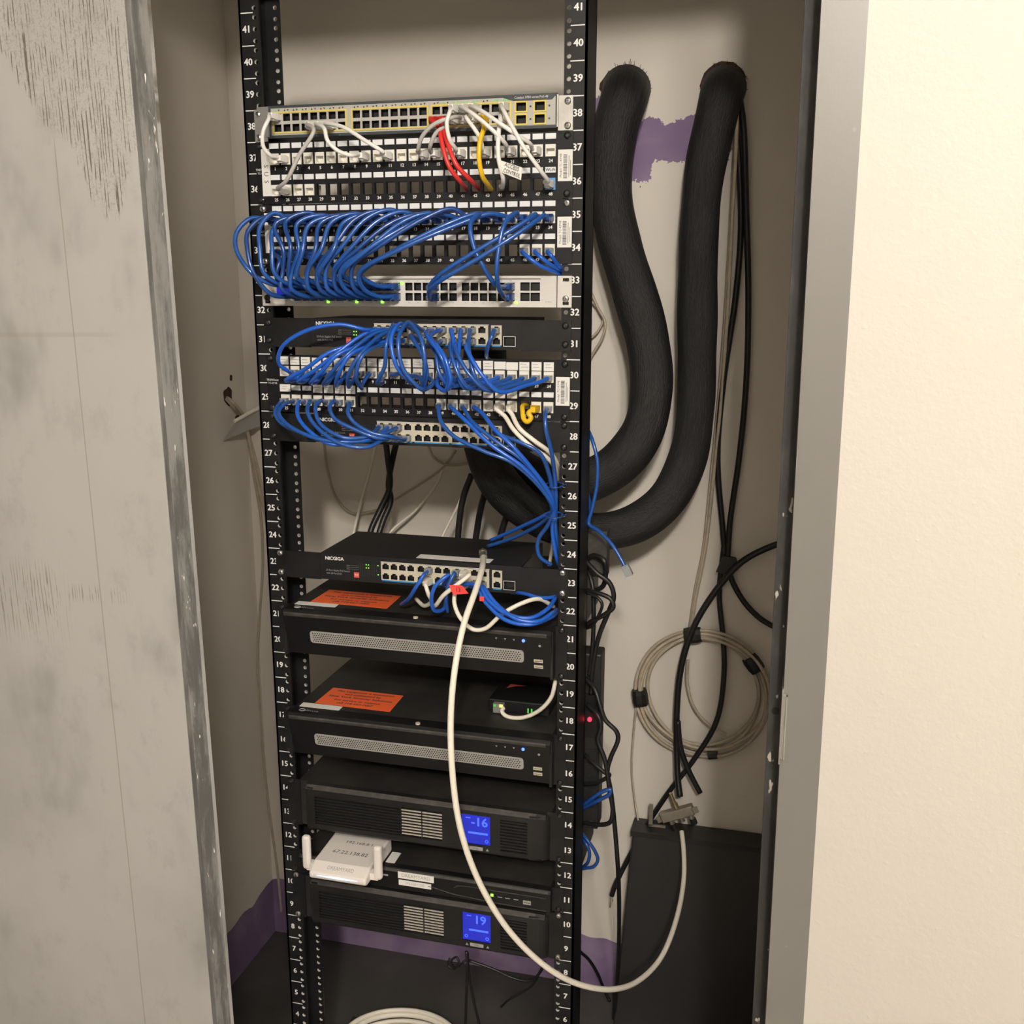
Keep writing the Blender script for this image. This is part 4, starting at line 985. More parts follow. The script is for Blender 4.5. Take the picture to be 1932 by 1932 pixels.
# panel row 2, right: into the tied bundle
BUND = [(1047, 905, -12), (1047, 970, -8)]
for n, (j, mids, tail) in enumerate(((39, [(827, 768, -36), (832, 795, -52), (855, 822, -60), (910, 850, -64), (965, 872, -58), (1015, 915, -40)], [(1042, 958, -14), (1030, 980, 10), (975, 1012, 60), (920, 1031, 90)]),
                         (40, [(855, 772, -38), (880, 795, -54), (925, 838, -64), (985, 880, -58), (1025, 922, -36)], [(1044, 960, -12), (1028, 972, 10), (970, 1000, 70), (925, 1020, 110)]),
                         (41, [(876, 772, -36), (890, 795, -54), (935, 832, -66), (990, 872, -60), (1030, 925, -34)], [(1045, 962, -10), (1034, 990, 0), (1015, 1020, 10), (1018, 1050, 14), (1040, 1066, 20)]),
                         (42, [(910, 780, -40), (935, 812, -60), (965, 840, -68), (1000, 880, -58), (1036, 930, -32)], [(1046, 964, -10), (1042, 1000, 4), (1050, 1052, 12), (1058, 1075, 40)]),
                         (48, [(1029, 782, -38), (1030, 810, -46), (1040, 850, -36), (1046, 890, -20)], [(1049, 940, -10), (1048, 990, 2), (1054, 1040, 20), (1060, 1062, 50)]))):
    s = JC(j); pts = [off(s, 0, -8, 0), off(s, 0, -15, 0)] + [P(*q) for q in mids] + [P(*q) for q in tail]
    cord('network_cable', 'blue cord from %s of labelled panel to the tied bundle' % nth(j), 'patch cord', pts, 3.1, 'cord_blue_bright' if n % 2 else 'cord_blue', 'blue cords tied at the right post', [('clear', s)])
s = G28[(12, 0)]
cord('network_cable', 'blue patch cord from uplink port of lower black switch joining the tied bundle', 'patch cord', [off(s, 0, -8, 0), off(s, 0, -16, 0)] + [P(*q) for q in ((935, 818, -40), (985, 836, -48), (1018, 855, -44), (1036, 895, -26), (1044, 940, -12), (1046, 985, 0), (1056, 1030, 30))], 3.1, 'cord_blue', 'blue cords tied at the right post', [('clear', s)])
for k, y in enumerate((915, 972)):
    c = P(1046, y, -16); mb = MB()
    mb.tube([c + Vector((.013 * math.cos(a), .012 * math.sin(a), .002 * math.sin(a))) for a in [i * math.pi / 10 for i in range(20)]], .0012, 6, closed=True); mb.tube([c + V(12, 0, 0), c + V(19, -6, 3)], .001, 5)
    tag(put('cable_tie', mb.mesh('cable_tie', 'cord_blue_dark', True, c), None, c), ('upper' if k == 0 else 'lower') + ' dark cable tie around the blue bundle at right post', 'cable tie', 'cable ties on the blue bundle')
for n, (j, mids) in enumerate(((44, [(952, 785, -30), (970, 812, -44), (1005, 845, -44), (1030, 862, -30), (1046, 880, -6), (1054, 905, 40)]), (45, [(965, 780, -30), (980, 808, -46), (1010, 833, -46), (1036, 852, -30), (1050, 872, -4), (1056, 895, 40)]))):
    s = JC(j); pts = [off(s, 0, -12, 0), off(s, 0, -24, 0)] + [P(*q) for q in mids]
    cord('network_cable', 'white cord from %s of labelled panel running to right post' % nth(j), 'patch cord', pts, 3.3, 'cord_cream', 'white cords of the labelled panel', [('cream', s)])
s = JC(47); q = JC(46)
cord('network_cable', 'short bent yellow patch cord at twenty-third lower jack of labelled panel', 'patch cord', [off(s, 0, -16, 0), off(s, -6, -23, -5), P(1002, 788, -27), P(995, 796, -27), P(988, 790, -25), P(986, 776, -18), off(q, -2, -3, 2), off(q, 0, 24, 2)], 3.6, 'cord_yellow', None, [('yellow', s)])

# ------------------------------------------------------------------ cords of the switch in the gap
def dcord(label, pt, mids, mt, plug, r=3.0, group=None):
    s = G23[pt]; d = 8 if plug == 'clear' else 13
    return cord('network_cable', label, 'patch cord', [off(s, 0, -d, 0), off(s, 0, -d - 9, -1)] + [P(*q) for q in mids], r, mt, 'cords of the middle black switch', [(plug, s)])
dcord('blue patch cord dropping left from middle black switch onto the recorder top', (5, 0), [(800, 1084, -38), (786, 1106, -44), (772, 1128, -30), (757, 1141, 10)], 'cord_blue_bright', 'clear')
dcord('cream patch cord hanging from middle black switch beside the orange notice', (5, 1), [(803, 1104, -36), (808, 1120, -38), (814, 1134, -22), (800, 1143, 0), (785, 1130, 25)], 'cord_cream', 'cream', 3.2)
dcord('blue patch cord hooking left in a U below middle black switch', (7, 1), [(846, 1085, -46), (822, 1105, -56), (814, 1130, -52), (820, 1152, -40), (838, 1148, -20), (842, 1125, -10)], 'cord_blue_bright', 'clear')
dcord('blue patch cord falling straight behind the red tag', (8, 0), [(857, 1082, -40), (846, 1105, -48), (842, 1130, -44), (845, 1155, -28)], 'cord_blue', 'clear')
dcord('cream patch cord with red tag slanting left below middle black switch', (9, 0), [(885, 1085, -44), (860, 1105, -56), (838, 1122, -54), (824, 1140, -40), (818, 1145, -20)], 'cord_cream', 'cream', 3.4)
rt = dcord('cream patch cord in a deep U from middle black switch past the blue power light', (9, 1), [(862, 1108, -44), (857, 1135, -50), (868, 1165, -54), (892, 1187, -54), (915, 1186, -56), (948, 1158, -56), (985, 1138, -44), (1015, 1130, -26), (1045, 1145, 10)], 'cord_cream', 'cream', 3.3)
a0, a1, a2, a3 = P(847, 1104, -66), P(872, 1105, -66), P(884, 1120, -64), P(855, 1122, -66)
tm = MB(); nrm = V(0, -.7, 0); tm.v = [a0, a1, a2, a3, a0 - nrm, a1 - nrm, a2 - nrm, a3 - nrm]
for f in ((0, 1, 2, 3), (7, 6, 5, 4), (0, 4, 5, 1), (1, 5, 6, 2), (2, 6, 7, 3), (3, 7, 4, 0)): tm.quad_ids(f)
rg = part('red_tag', tm, 'red_tag', rt, 'red paper tag')
tx = MB(); c = (a0 + a1 + a2 + a3) / 4 * 1000; text(tx, '12', c.x, c.y - 1.2, c.z, 6, rot=.15); part('tag_print', tx, 'print_dark', rg)
b = MB(); c = P(909, 1130, -58) * 1000; b.box(c.x - 3.5, c.x + 3.5, c.y, c.y + 1, c.z - 3.5, c.z + 3.5); part('red_tag', b, 'red_tag', rt)
for n, (pt, mids) in enumerate((((9, 1), None), ((10, 1), [(905, 1105, -44), (920, 1130, -56), (955, 1158, -66), (1000, 1166, -62), (1032, 1150, -40), (1048, 1128, -8)]), ((11, 1), [(912, 1108, -44), (935, 1138, -58), (975, 1168, -70), (1015, 1172, -62), (1040, 1158, -40), (1050, 1150, -6)]), ((8, 1), [(896, 1104, -42), (915, 1135, -54), (955, 1170, -68), (1000, 1178, -66), (1038, 1165, -40), (1050, 1156, -4)]))):
    if mids: dcord('blue patch cord sagging right from %s port of middle black switch towards right post' % ORD[pt[0]], pt, mids, 'cord_blue_bright', 'clear', 3.2)
cord('network_cable', 'blue patch cord slack lying under right end of middle black switch', 'patch cord', [P(*q) for q in ((965, 1118, 20), (990, 1120, -15), (1020, 1128, -20), (1045, 1126, -4), (1052, 1115, 40))], 3.0, 'cord_blue_bright')
cord('network_cable', 'white patch cord curving from the small converter box to right post', 'patch cord', [P(950, 1336, 52), P(947, 1342, 45), P(955, 1351, 40), P(985, 1354, 36), P(1018, 1340, 28), P(1040, 1315, 20), P(1047, 1290, 18), P(1049, 1275, 40)], 3.4, 'cord_cream')
# long coax
lc = cord('coax_cable', 'long thick cream coax cable looping from black switch top down and right to splitter', 'coax cable', [P(*q) for q in ((912, 1050, 40), (909, 1075, -40), (897, 1115, -90), (876, 1175, -130), (860, 1250, -160), (851, 1340, -175), (853, 1450, -180), (868, 1560, -175), (900, 1655, -160), (950, 1742, -140), (1005, 1803, -115), (1060, 1843, -85), (1110, 1862, -50), (1160, 1866, 0), (1205, 1850, 70), (1248, 1805, 160), (1276, 1735, 250), (1290, 1660, 330), (1290, 1605, 380), (1286, 1568, 410))], 4.6, 'cord_cream', None, (), 10, 12)
cn = MB(); a, b_ = P(912, 1050, 40), P(911, 1043, 55); d = (b_ - a).normalized()
cn.tube([a - d * .006, a + d * .010], .0062, 12); cn.tube([a + d * .010, a + d * .018], .0072, 6)
part('connector', cn, 'splitter_metal', lc)

# ------------------------------------------------------------------ cable sleeves
def sleeve(name, label, pts, r, radii=None):
    sp = spline(pts, 14); N = len(sp); b = MB(); ns = 22
    ln = [0]
    for i in range(1, N): ln.append(ln[-1] + (sp[i] - sp[i - 1]).length)
    rr = [r * (1 + .025 * math.sin(l * 19) + .015 * math.sin(l * 47 + 1)) * (1 + .12 * math.exp(-l * 14)) for l in ln]
    b.tube(sp, r, ns, radii=rr)
    me = b.mesh(name, 'sleeve_black', True, pts[0]); uv = me.uv_layers.new(name='uv')
    for p in me.polygons:
        if len(p.vertices) != 4: continue
        for li in p.loop_indices:
            vi = me.loops[li].vertex_index; ring, k = divmod(vi, ns)
            uu = k / ns
            if uu == 0 and any(me.loops[l2].vertex_index % ns == ns - 1 for l2 in p.loop_indices): uu = 1.0
            uv.data[li].uv = (uu, ln[ring] * 4)
    o = put(name, me, None, pts[0]); BASES[o.name] = pts[0].copy(); tag(o, label, 'cable sleeve', 'black cable sleeves')
    fr = MB()
    for i in range(70):
        a = random.uniform(0, 2 * math.pi); c = pts[0] + V(r * 1000 * math.cos(a) * .98, random.uniform(-6, 0), r * 1000 * math.sin(a) * .98)
        e = c + V(math.cos(a) * random.uniform(2, 9), random.uniform(-9, 2), abs(math.sin(a)) * random.uniform(3, 12)); fr.tube([c, e], .0005, 3)
    f = part('frayed_end', fr, 'cord_black', o); f['kind'] = 'stuff'
    return o
sleeve('cable_sleeve', 'thick black braided cable sleeve, inner one nearer the right rack post', [P(*q) for q in ((1182, 168, 478), (1177, 188, 440), (1162, 240, 425), (1152, 310, 420), (1155, 390, 415), (1172, 470, 405), (1198, 555, 395), (1221, 640, 385), (1229, 730, 370), (1212, 815, 350), (1160, 880, 338), (1090, 912, 325), (1020, 905, 318), (960, 870, 318), (925, 815, 318), (915, 740, 318), (915, 660, 318))], .0385)
sleeve('cable_sleeve', 'thick black braided cable sleeve, outer one nearer the door jamb', [P(*q) for q in ((1366, 165, 478), (1360, 185, 440), (1347, 240, 430), (1330, 320, 425), (1320, 420, 420), (1316, 540, 415), (1315, 660, 408), (1312, 770, 395), (1298, 862, 370), (1258, 942, 340), (1198, 988, 310), (1127, 1003, 285), (1050, 991, 262), (985, 955, 240), (935, 900, 232), (910, 830, 228), (905, 740, 228))], .0345)

# ------------------------------------------------------------------ cables on the right of the back wall
def wire(name, label, pts, r, mt, cat='cable', group=None, sides=8):
    return cord(name, label, cat, [P(*q) for q in pts], r, mt, group, (), 9, sides)
wire('cable', 'black cable from right sleeve hole down to the tape knot, outermost one', [(1392, 165, 475), (1402, 230, 455), (1408, 400, 460), (1412, 560, 462), (1408, 720, 465), (1395, 860, 468), (1378, 980, 470), (1372, 1062, 470)], 5.5, 'cord_black')
wire('cable', 'black cable from right sleeve hole passing knot and bending to jamb at lower right', [(1385, 170, 474), (1394, 300, 462), (1398, 430, 466), (1388, 560, 470), (1365, 720, 472), (1354, 860, 474), (1362, 980, 474), (1374, 1075, 474), (1400, 1130, 474), (1432, 1165, 472), (1462, 1183, 470), (1500, 1196, 468)], 5.5, 'cord_black')
wire('cable', 'thick black cable from door jamb curving down across the coil to splitter', [(1500, 1018, 462), (1455, 1031, 460), (1400, 1060, 456), (1350, 1115, 452), (1308, 1185, 448), (1285, 1260, 448), (1277, 1340, 448), (1277, 1420, 446), (1279, 1470, 436), (1283, 1503, 425)], 6.2, 'cord_black')
wire('cable', 'black cable from knot crossing behind coil, ending bare beside the leaning board', [(1366, 1030, 474), (1357, 1120, 474), (1364, 1200, 470), (1366, 1270, 460), (1352, 1360, 452), (1310, 1432, 448), (1265, 1490, 450), (1228, 1545, 462), (1200, 1592, 470), (1175, 1640, 470), (1160, 1672, 466), (1154, 1690, 464)], 5.2, 'cord_black')
bw = MB(); bw.tube([P(1154, 1690, 464), P(1153, 1702, 463), P(1151, 1712, 463)], .0016, 6); bw.tube([P(1154, 1690, 464), P(1156, 1700, 463)], .0014, 6)
tag(put('bare_wire', bw.mesh('bare_wire', 'cord_beige', True, P(1154, 1690, 464)), None, P(1154, 1690, 464)), 'bare stripped wire ends at tip of black cable by wall', 'wire')
wire('cable', 'short cut black cable end hanging right of the splitter', [(1279, 1360, 436), (1284, 1410, 434), (1300, 1455, 432), (1321, 1496, 430)], 5.4, 'cord_black')
wire('cable', 'off-white cable from right sleeve hole down to the coil, thicker one', [(1386, 145, 470), (1390, 200, 440), (1388, 290, 448), (1381, 420, 462), (1374, 560, 466), (1362, 740, 470), (1345, 910, 472), (1330, 1040, 473), (1312, 1130, 472), (1304, 1185, 470)], 3.6, 'cord_beige')
wire('cable', 'dingy thin cable beside the off-white one, down to the coil', [(1384, 300, 470), (1376, 450, 474), (1366, 620, 475), (1352, 790, 476), (1338, 930, 476), (1327, 1035, 476), (1312, 1110, 476), (1301, 1185, 474)], 2.6, 'cord_beige')
tb = P(1372, 1065, 468); kn = MB(); kn.prism([(-20, -14), (6, -20), (22, -6), (16, 14), (-8, 18)], -8, 4, 'y', T=Matrix.Translation(tb)); o = put('tape_knot', kn.mesh('tape_knot', 'tape_black', False, tb), None, tb); tag(o, 'lump of black tape joining the black cables at mid height', 'tape')
# coil
cc = P(1323, 1310, 470); coil = MB(); 
for k, (rx, rz, dx, dz, dy) in enumerate(((130, 134, 0, 0, 0), (122, 126, 3, -5, -6), (114, 120, -3, 3, -2), (126, 118, 5, 9, -9), (108, 111, 2, 9, -5))):
    coil.tube([cc + V(dx + rx * math.cos(a), dy + 5 * math.sin(3 * a + k), dz + rz * math.sin(a) * (1 + .015 * math.sin(2 * a + k))) for a in [2 * math.pi * i / 64 for i in range(64)]], .0036, 8, closed=True)
co = put('cable_coil', coil.mesh('cable_coil', 'cord_beige', True, cc), None, cc); BASES[co.name] = cc.copy(); tag(co, 'hanging coil of beige coax cable bound with black tape', 'cable coil')
for ang in (100, 37, 188, 283):
    a = math.radians(ang); c = cc + V(121 * math.cos(a), -3, 124 * math.sin(a)); d = Vector((-math.sin(a), 0, math.cos(a)))
    w = .016 if ang != 283 else .009
    tp = MB(); tp.tube([c - d * w, c - d * w * .5, c + d * w * .5, c + d * w], .016, 10, radii=[.0150, .0165, .0165, .0150] if ang != 283 else [.012] * 4); part('tape_band', tp, 'tape_black', co)
b = MB(); b.tube(spline([P(*q) for q in ((1298, 1245, 466), (1297, 1290, 462), (1310, 1335, 460), (1338, 1368, 460), (1370, 1385, 464))]), .003, 8); part('loose_turn', b, 'cord_beige', co)
wire('cable', 'thin beige wire dropping from coil to the top of the leaning board', [(1201, 1330, 468), (1195, 1390, 474), (1192, 1450, 476), (1197, 1505, 474), (1204, 1548, 462)], 2.0, 'cord_beige')
# leaning board
zt_ = 356.0
b = MB(); b.v = [V(294, 432, zt_), V(700, 432, zt_), V(272, 380, FLOOR), V(700, 380, FLOOR), V(294, 482, zt_), V(700, 482, zt_), V(272, 430, FLOOR), V(700, 430, FLOOR)]
for f in ((2, 3, 1, 0), (0, 1, 5, 4), (4, 5, 7, 6), (6, 7, 3, 2), (2, 0, 4, 6), (1, 3, 7, 5)): b.quad_ids(f)
bo = put('leaning_board', b.mesh('leaning_board', 'board_black', False, V(294, 432, FLOOR)), None, V(294, 432, FLOOR)); BASES[bo.name] = V(294, 432, FLOOR); tag(bevel(bo, .003), 'large matte black board leaning on back wall beside the jamb', 'board')
b = MB(); b.box(291, 700, 428, 484, zt_ - 8, zt_ + 3); part('top_edge', b, 'board_black', bo)
# bracket on board + splitter
c = P(1228, 1538, 445)
b = MB(); T = Matrix.Translation(c); b.box(-4, 4, -2, 2, -22, 24, T=T); b.box(-4, 30, -2, 2, -24, -20, T=T); tag(put('angle_clip', b.mesh('angle_clip', 'splitter_metal', False, c), None, c), 'small bent metal clip on top left corner of the black board', 'clip')
c = P(1278, 1534, 425)
t = thing('coax_splitter', 'small metal coax splitter resting on the black board under the coil', 'splitter', c)
T = Matrix.Translation(c) @ Matrix.Rotation(math.radians(-24), 4, 'Y')
b = MB(); b.box(-34, 34, -9, 9, -10, 10, T=T); bevel(part('housing', b, 'splitter_metal', t), .002)
b = MB(); b.box(-42, -34, -9, -6, -6, 6, T=T); b.box(34, 44, -9, -6, -6, 6, T=T); part('mounting_ear', b, 'splitter_metal', t)
for x in (-18, 4, 24):
    b = MB(); b.cyl((x, 0), 5.2, -20, -10, 'z', 10, T=T); part('threaded_port', b, 'splitter_metal', t)
b = MB(); b.cyl((3, 0), 5.2, 10, 22, 'z', 10, T=T); b.cyl((3, 0), 3.5, 22, 44, 'z', 10, T=T); part('input_connector', b, 'brass', t)
for x in (-18, 24):
    b = MB(); b.cyl((x, 0), 7, -31, -19, 'z', 8, T=T); part('end_cap', b, 'cord_black', t)

# ------------------------------------------------------------------ power strip and cords behind the right post
t = thing('power_strip', 'vertical black power strip with red light behind right post', 'power strip', V(262, 120, 535))
bevel(part('housing', MB().box(243, 279, 88, 128, 548, 858), 'pdu_black', t), .003)
lm = MB(); lm.cyl((263, 747), 3.6, 81, 84.5, 'y', 12); part('power_light', lm, 'led_red', t, 'glowing red switch light')
sw_ = MB(); sw_.box(250, 275, 84, 88, 715, 790); part('switch_bezel', sw_, 'nvr_black', t)
for z in (575, 610, 645, 680, 815):
    o_ = MB(); o_.plate(246, 276, z - 13, z + 13, 87, 88.2, [(253, 255, z - 3, z + 5), (264, 266, z - 3, z + 5), (258.5, 261.5, z - 9, z - 6)]); part('outlet', o_, 'rack_edge', t)
b = MB(); b.cyl((268, 560), 4, 86.5, 88, 'y', 10); part('mounting_screw', b, 'screw_steel', t)
bx_ = MB(); bx_.box(252, 283, 95, 125, 985, 1060); o = put('junction_box', bx_.mesh('junction_box', 'dusty_edge', False, V(267, 110, 985)), None, V(267, 110, 985)); tag(o, 'dusty dark grey box behind right post near the black cord tangle', 'box')
PW = 'black power cords behind the right post'
wire('power_cable', 'black power cord looping widest right at top of tangle by right post', [(1100, 1062, 90), (1120, 1048, 80), (1140, 1058, 70), (1143, 1080, 75), (1138, 1105, 80), (1120, 1115, 90), (1100, 1120, 100)], 4.0, 'cord_black', 'power cord', PW)
wire('power_cable', 'black power cord running from tangle top down along right post to red switch', [(1102, 1055, 70), (1125, 1080, 60), (1150, 1100, 60), (1158, 1125, 60), (1150, 1150, 65), (1130, 1200, 75), (1118, 1260, 82), (1115, 1310, 84)], 4.0, 'cord_black', 'power cord', PW)
wire('power_cable', 'black power cord crossing left in the tangle below middle switch', [(1100, 1112, 75), (1125, 1118, 62), (1152, 1130, 58), (1157, 1145, 58), (1140, 1160, 62), (1112, 1175, 70), (1100, 1190, 90)], 3.8, 'cord_black', 'power cord', PW)
wire('power_cable', 'thin black power cord making small loop at the tangle middle', [(1108, 1118, 66), (1128, 1128, 58), (1136, 1140, 56), (1130, 1160, 60), (1118, 1180, 70), (1105, 1186, 84)], 2.6, 'cord_black', 'power cord', PW)
wire('power_cable', 'black power cord running straight down from tangle along inner side of post', [(1104, 1065, 95), (1117, 1100, 80), (1120, 1150, 76), (1118, 1220, 80), (1112, 1275, 84)], 3.6, 'cord_black', 'power cord', PW)
wire('power_cable', 'black power cord bulging right of the red light then down to cable knot', [(1104, 1280, 82), (1122, 1300, 66), (1132, 1330, 58), (1142, 1358, 56), (1163, 1380, 56), (1166, 1395, 58), (1152, 1430, 60), (1146, 1455, 60), (1152, 1490, 62), (1158, 1540, 66), (1166, 1640, 90), (1168, 1740, 200), (1165, 1840, 330), (1158, 1925, 400)], 3.8, 'cord_black', 'power cord', PW)
wire('power_cable', 'black power cord passing under the red light to the knot and back', [(1108, 1330, 80), (1128, 1350, 66), (1134, 1370, 64), (1128, 1395, 64), (1140, 1430, 60), (1146, 1458, 58), (1150, 1490, 60), (1156, 1530, 62), (1150, 1552, 66), (1125, 1556, 74), (1102, 1552, 90)], 3.8, 'cord_black', 'power cord', PW)
wire('power_cable', 'short black power cord from strip outlet to the knot', [(1104, 1425, 84), (1120, 1440, 70), (1142, 1458, 62), (1150, 1462, 60), (1130, 1475, 66), (1102, 1480, 84)], 3.4, 'cord_black', 'power cord', PW)
wire('network_cable', 'blue cord bundled in a flat loop at lower end of power strip', [(1096, 1522, 78), (1115, 1508, 60), (1140, 1492, 54), (1152, 1490, 54), (1150, 1498, 54), (1125, 1512, 56), (1098, 1526, 78)], 3.4, 'cord_blue_dark', 'patch cord')
wire('network_cable', 'blue cord hanging in a long loop right of the post below power strip', [(1095, 1570, 90), (1108, 1585, 80), (1122, 1605, 78), (1128, 1622, 78), (1120, 1635, 80), (1105, 1638, 84), (1092, 1640, 100)], 2.9, 'cord_blue_dark', 'patch cord')
wire('network_cable', 'blue cord hanging in a shorter inner loop right of the post below power strip', [(1095, 1578, 94), (1106, 1592, 84), (1112, 1608, 82), (1110, 1625, 84), (1098, 1638, 100)], 2.9, 'cord_blue_dark', 'patch cord')
o = wire('network_cable', 'loose blue patch cord with clear plug dangling right of the post', [(1104, 800, 90), (1118, 832, 70), (1127, 870, 64), (1126, 915, 62), (1116, 965, 60), (1111, 988, 60), (1130, 1002, 50), (1155, 1028, 40), (1170, 1052, 34), (1179, 1069, 30)], 3.0, 'cord_blue', 'patch cord')
c = P(1183, 1076, 28); b = MB(); b.box(-5.8, 5.8, -4, 4, -9, 9, T=Matrix.Translation(c) @ Matrix.Rotation(math.radians(-28), 4, 'Y')); part('plug', b, 'plug_clear', o)
wire('network_cable', 'short blue cord stub hanging beside right post behind loose plug cord', [(1104, 1000, 74), (1111, 985, 66), (1114, 960, 72), (1108, 930, 90)], 2.9, 'cord_blue_dark', 'patch cord')
wire('cable', 'pale wire loop at wall right of post level with white switch', [(1112, 545, 470), (1128, 580, 468), (1142, 610, 466), (1135, 640, 466), (1118, 668, 468), (1108, 690, 472)], 2.6, 'cord_beige')
wire('cable', 'second pale wire crossing the pale loop right of post', [(1108, 560, 474), (1122, 575, 474), (1138, 600, 474), (1128, 625, 474), (1106, 645, 474)], 2.2, 'cord_beige')

# ------------------------------------------------------------------ wires behind the rack
BK = 'thin wires on the back wall behind the rack'
wire('cable', 'black cable behind rack gap, left one of the twisted pair', [(725, 815, 330), (731, 860, 340), (735, 920, 350), (718, 960, 340), (700, 1000, 320), (692, 1040, 300)], 6.0, 'cord_black')
wire('cable', 'black cable behind rack gap, right one of the twisted pair', [(755, 810, 340), (742, 860, 350), (733, 915, 362), (737, 945, 350), (722, 985, 330), (708, 1030, 310)], 6.0, 'cord_black')
wire('cable', 'black cable dropping from inner sleeve behind the gap, leftmost', [(890, 895, 300), (875, 935, 300), (867, 980, 300), (862, 1050, 300)], 6.0, 'cord_black')
wire('cable', 'black cable dropping from sleeves behind the gap, middle one', [(915, 930, 270), (907, 960, 280), (900, 1000, 290), (893, 1050, 290)], 6.0, 'cord_black')
wire('cable', 'black cable dropping from sleeves behind the gap, rightmost short one', [(960, 965, 260), (952, 985, 260), (942, 1020, 260)], 6.0, 'cord_black')
wire('cable', 'thin beige wire sagging at far left behind the gap', [(611, 830, 480), (618, 885, 478), (635, 940, 476), (662, 967, 474), (700, 966, 476), (728, 955, 478)], 3.0, 'cord_beige', 'cable', BK)
wire('cable', 'thin beige wire dropping straight at left behind the gap', [(712, 830, 476), (695, 900, 470), (678, 960, 460), (666, 1010, 440), (655, 1060, 420)], 3.2, 'cord_cream', 'cable', BK)
wire('cable', 'thin beige wire slanting from sleeve down left behind the gap', [(860, 850, 474), (838, 880, 474), (790, 915, 474), (745, 943, 474)], 2.2, 'cord_beige', 'cable', BK)
wire('cable', 'thin pale wire curving down left in middle of the gap', [(840, 870, 478), (825, 910, 474), (785, 962, 460), (740, 1000, 440), (710, 1040, 420)], 2.8, 'cord_cream', 'cable', BK)
wire('cable', 'thin pale wire dropping beside black cables behind the gap', [(882, 900, 340), (868, 945, 345), (848, 985, 350), (828, 1025, 350)], 2.8, 'cord_cream', 'cable', BK)
wire('cable', 'pale wire arching under lower black switch to inner sleeve', [(808, 840, 476), (818, 862, 474), (840, 876, 472), (872, 876, 466), (890, 870, 440)], 2.4, 'cord_beige', 'cable', BK)
wire('cable', 'pale wire hanging behind right post beside lower bundle', [(1046, 985, 180), (1042, 1030, 170), (1036, 1068, 160)], 3.0, 'cord_cream', 'cable', BK)

# ------------------------------------------------------------------ left wall outlet with wires and plate
def L(px, py, X=XL):
    d = RIGHT * ((px - 966) / F_PX) + FWD - UP * ((py - 966) / F_PX)
    return CAM + d * ((X * .001 - CAM.x) / d.x)
for (px, py, ry, rz) in ((430, 748, 16, 20), (436, 713, 5, 6), (448, 787, 9, 4)):
    c = L(px, py, XL + .5) * 1000; b = MB(); b.prism([(c.y + ry * math.cos(a) * random.uniform(.8, 1.2), c.z + rz * math.sin(a) * random.uniform(.8, 1.2)) for a in [i * math.pi / 7 for i in range(14)]], XL - .5, XL + .7, 'x')
    struct('wall_chip', b, 'hole_brown', parent=bpy.data.objects['wall_left'])
t = thing('wall_plate', 'loose grey cover plate hanging crooked in the left corner behind rack', 'cover plate', P(455, 800, 440))
b = MB(); a0, a1, a2, a3 = L(421, 831, XL + 6), L(443, 797, XL + 22), P(497, 768, 470), P(500, 800, 474)
n_ = V(-1.2, 3, 0); b.v = [a0, a3, a2, a1, a0 + n_, a3 + n_, a2 + n_, a1 + n_]
for f in ((0, 1, 2, 3), (7, 6, 5, 4), (0, 4, 5, 1), (1, 5, 6, 2), (2, 6, 7, 3), (3, 7, 4, 0)): b.quad_ids(f)
part('plate', b, 'wall_plate', t)
b = MB(); b.tube([a1 + V(0, -2, 2), (a1 + a2) / 2 + V(0, -3, 3), a2 + V(0, -2, 3)], .004, 8); part('rim', b, 'cord_cream', t)
LW = 'beige wires at the left corner'
def wire2(label, pts, r, mt='cord_beige'): return cord('cable', label, 'cable', pts, r, mt, LW, (), 9, 8)
wire2('beige wire from left wall hole down past the crooked plate, front one', [L(428, 750, XL + 1), L(437, 757, XL + 16), P(460, 785, 440), P(468, 820, 440), P(476, 860, 446), P(488, 920, 460), P(499, 962, 472), P(505, 1000, 476)], 3.6)
wire2('beige wire from left wall hole down past the crooked plate, rear one', [L(426, 752, XL + 1), L(438, 765, XL + 14), P(456, 788, 455), P(472, 830, 470), P(484, 875, 474), P(497, 935, 476), P(503, 980, 478)], 3.2)
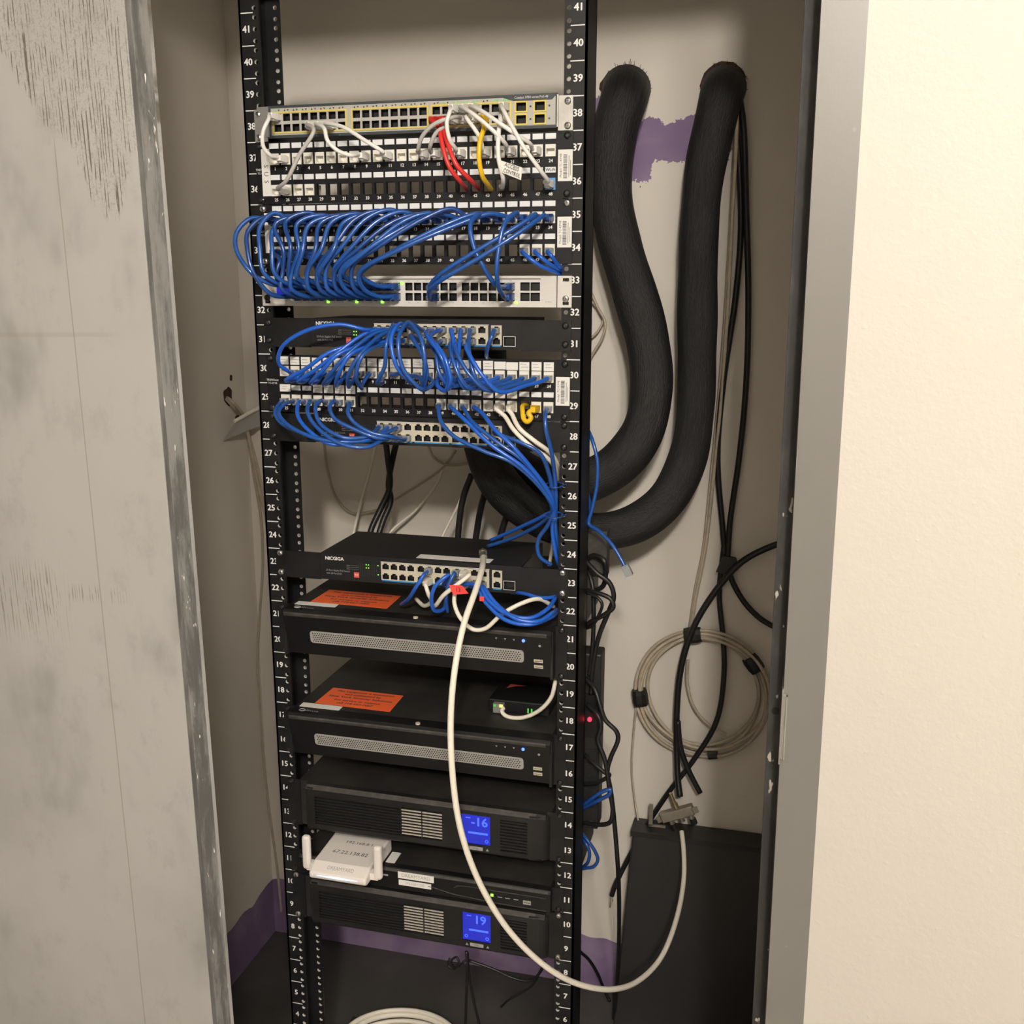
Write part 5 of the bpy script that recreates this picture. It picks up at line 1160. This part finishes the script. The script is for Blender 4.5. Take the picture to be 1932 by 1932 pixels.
wire2('long beige wire dropping down left corner to the floor', [P(470, 840, 455), P(480, 900, 462), P(492, 975, 470), P(496, 1060, 476), P(490, 1160, 474), P(486, 1240, 472), P(490, 1330, 474), P(497, 1430, 474), P(508, 1530, 474), P(522, 1630, 474), P(531, 1720, 476)], 3.0)
# ------------------------------------------------------------------ floor level
wire('power_cable', 'thin black cord hanging straight below lowest power supply, left one', [(880, 1795, 60), (882, 1820, 60), (880, 1870, 62), (878, 1935, 66)], 2.6, 'cord_black', 'power cord')
wire('power_cable', 'thin black cord hanging below lowest power supply, slanting right', [(882, 1798, 66), (884, 1830, 66), (892, 1880, 70), (906, 1940, 80)], 2.6, 'cord_black', 'power cord')
wire('power_cable', 'thin black cord crossing right below lowest power supply to post', [(885, 1812, 70), (930, 1828, 74), (970, 1846, 78), (1000, 1850, 78), (1018, 1836, 76), (1028, 1815, 70)], 2.4, 'cord_black', 'power cord')
wire('power_cable', 'thin black cord drooping left near right post foot', [(1022, 1826, 84), (1005, 1858, 88), (985, 1872, 90), (960, 1886, 92), (945, 1900, 96)], 2.2, 'cord_black', 'power cord')
wire('power_cable', 'thin black coiled cord tuft under lowest power supply', [(848, 1808, 80), (846, 1822, 78), (856, 1828, 76), (866, 1818, 76), (862, 1806, 78), (852, 1812, 80), (858, 1826, 82), (878, 1812, 84)], 2.0, 'cord_black', 'power cord')
wire('power_cable', 'black cord on back wall slanting to floor right of post', [(1094, 1795, 300), (1112, 1812, 380), (1128, 1838, 440), (1138, 1862, 470), (1150, 1888, 440)], 3.4, 'cord_black', 'power cord')
c = V(-120, 178, FLOOR + 6); coil = MB()
for k, (rx, ry, dz) in enumerate(((120, 95, 0), (114, 90, 8), (122, 98, 16), (112, 88, 24), (118, 92, 32))):
    coil.tube([c + V(rx * math.cos(a), ry * math.sin(a), dz + 2 * math.sin(2 * a)) for a in [2 * math.pi * i / 48 for i in range(48)]], .005, 8, closed=True)
tag(put('cable_coil', coil.mesh('cable_coil', 'cord_cream', True, c), None, c), 'cream cable coil lying on the dark floor behind rack foot', 'cable coil')
print('cords', CORDS, 'objects', len(bpy.data.objects))
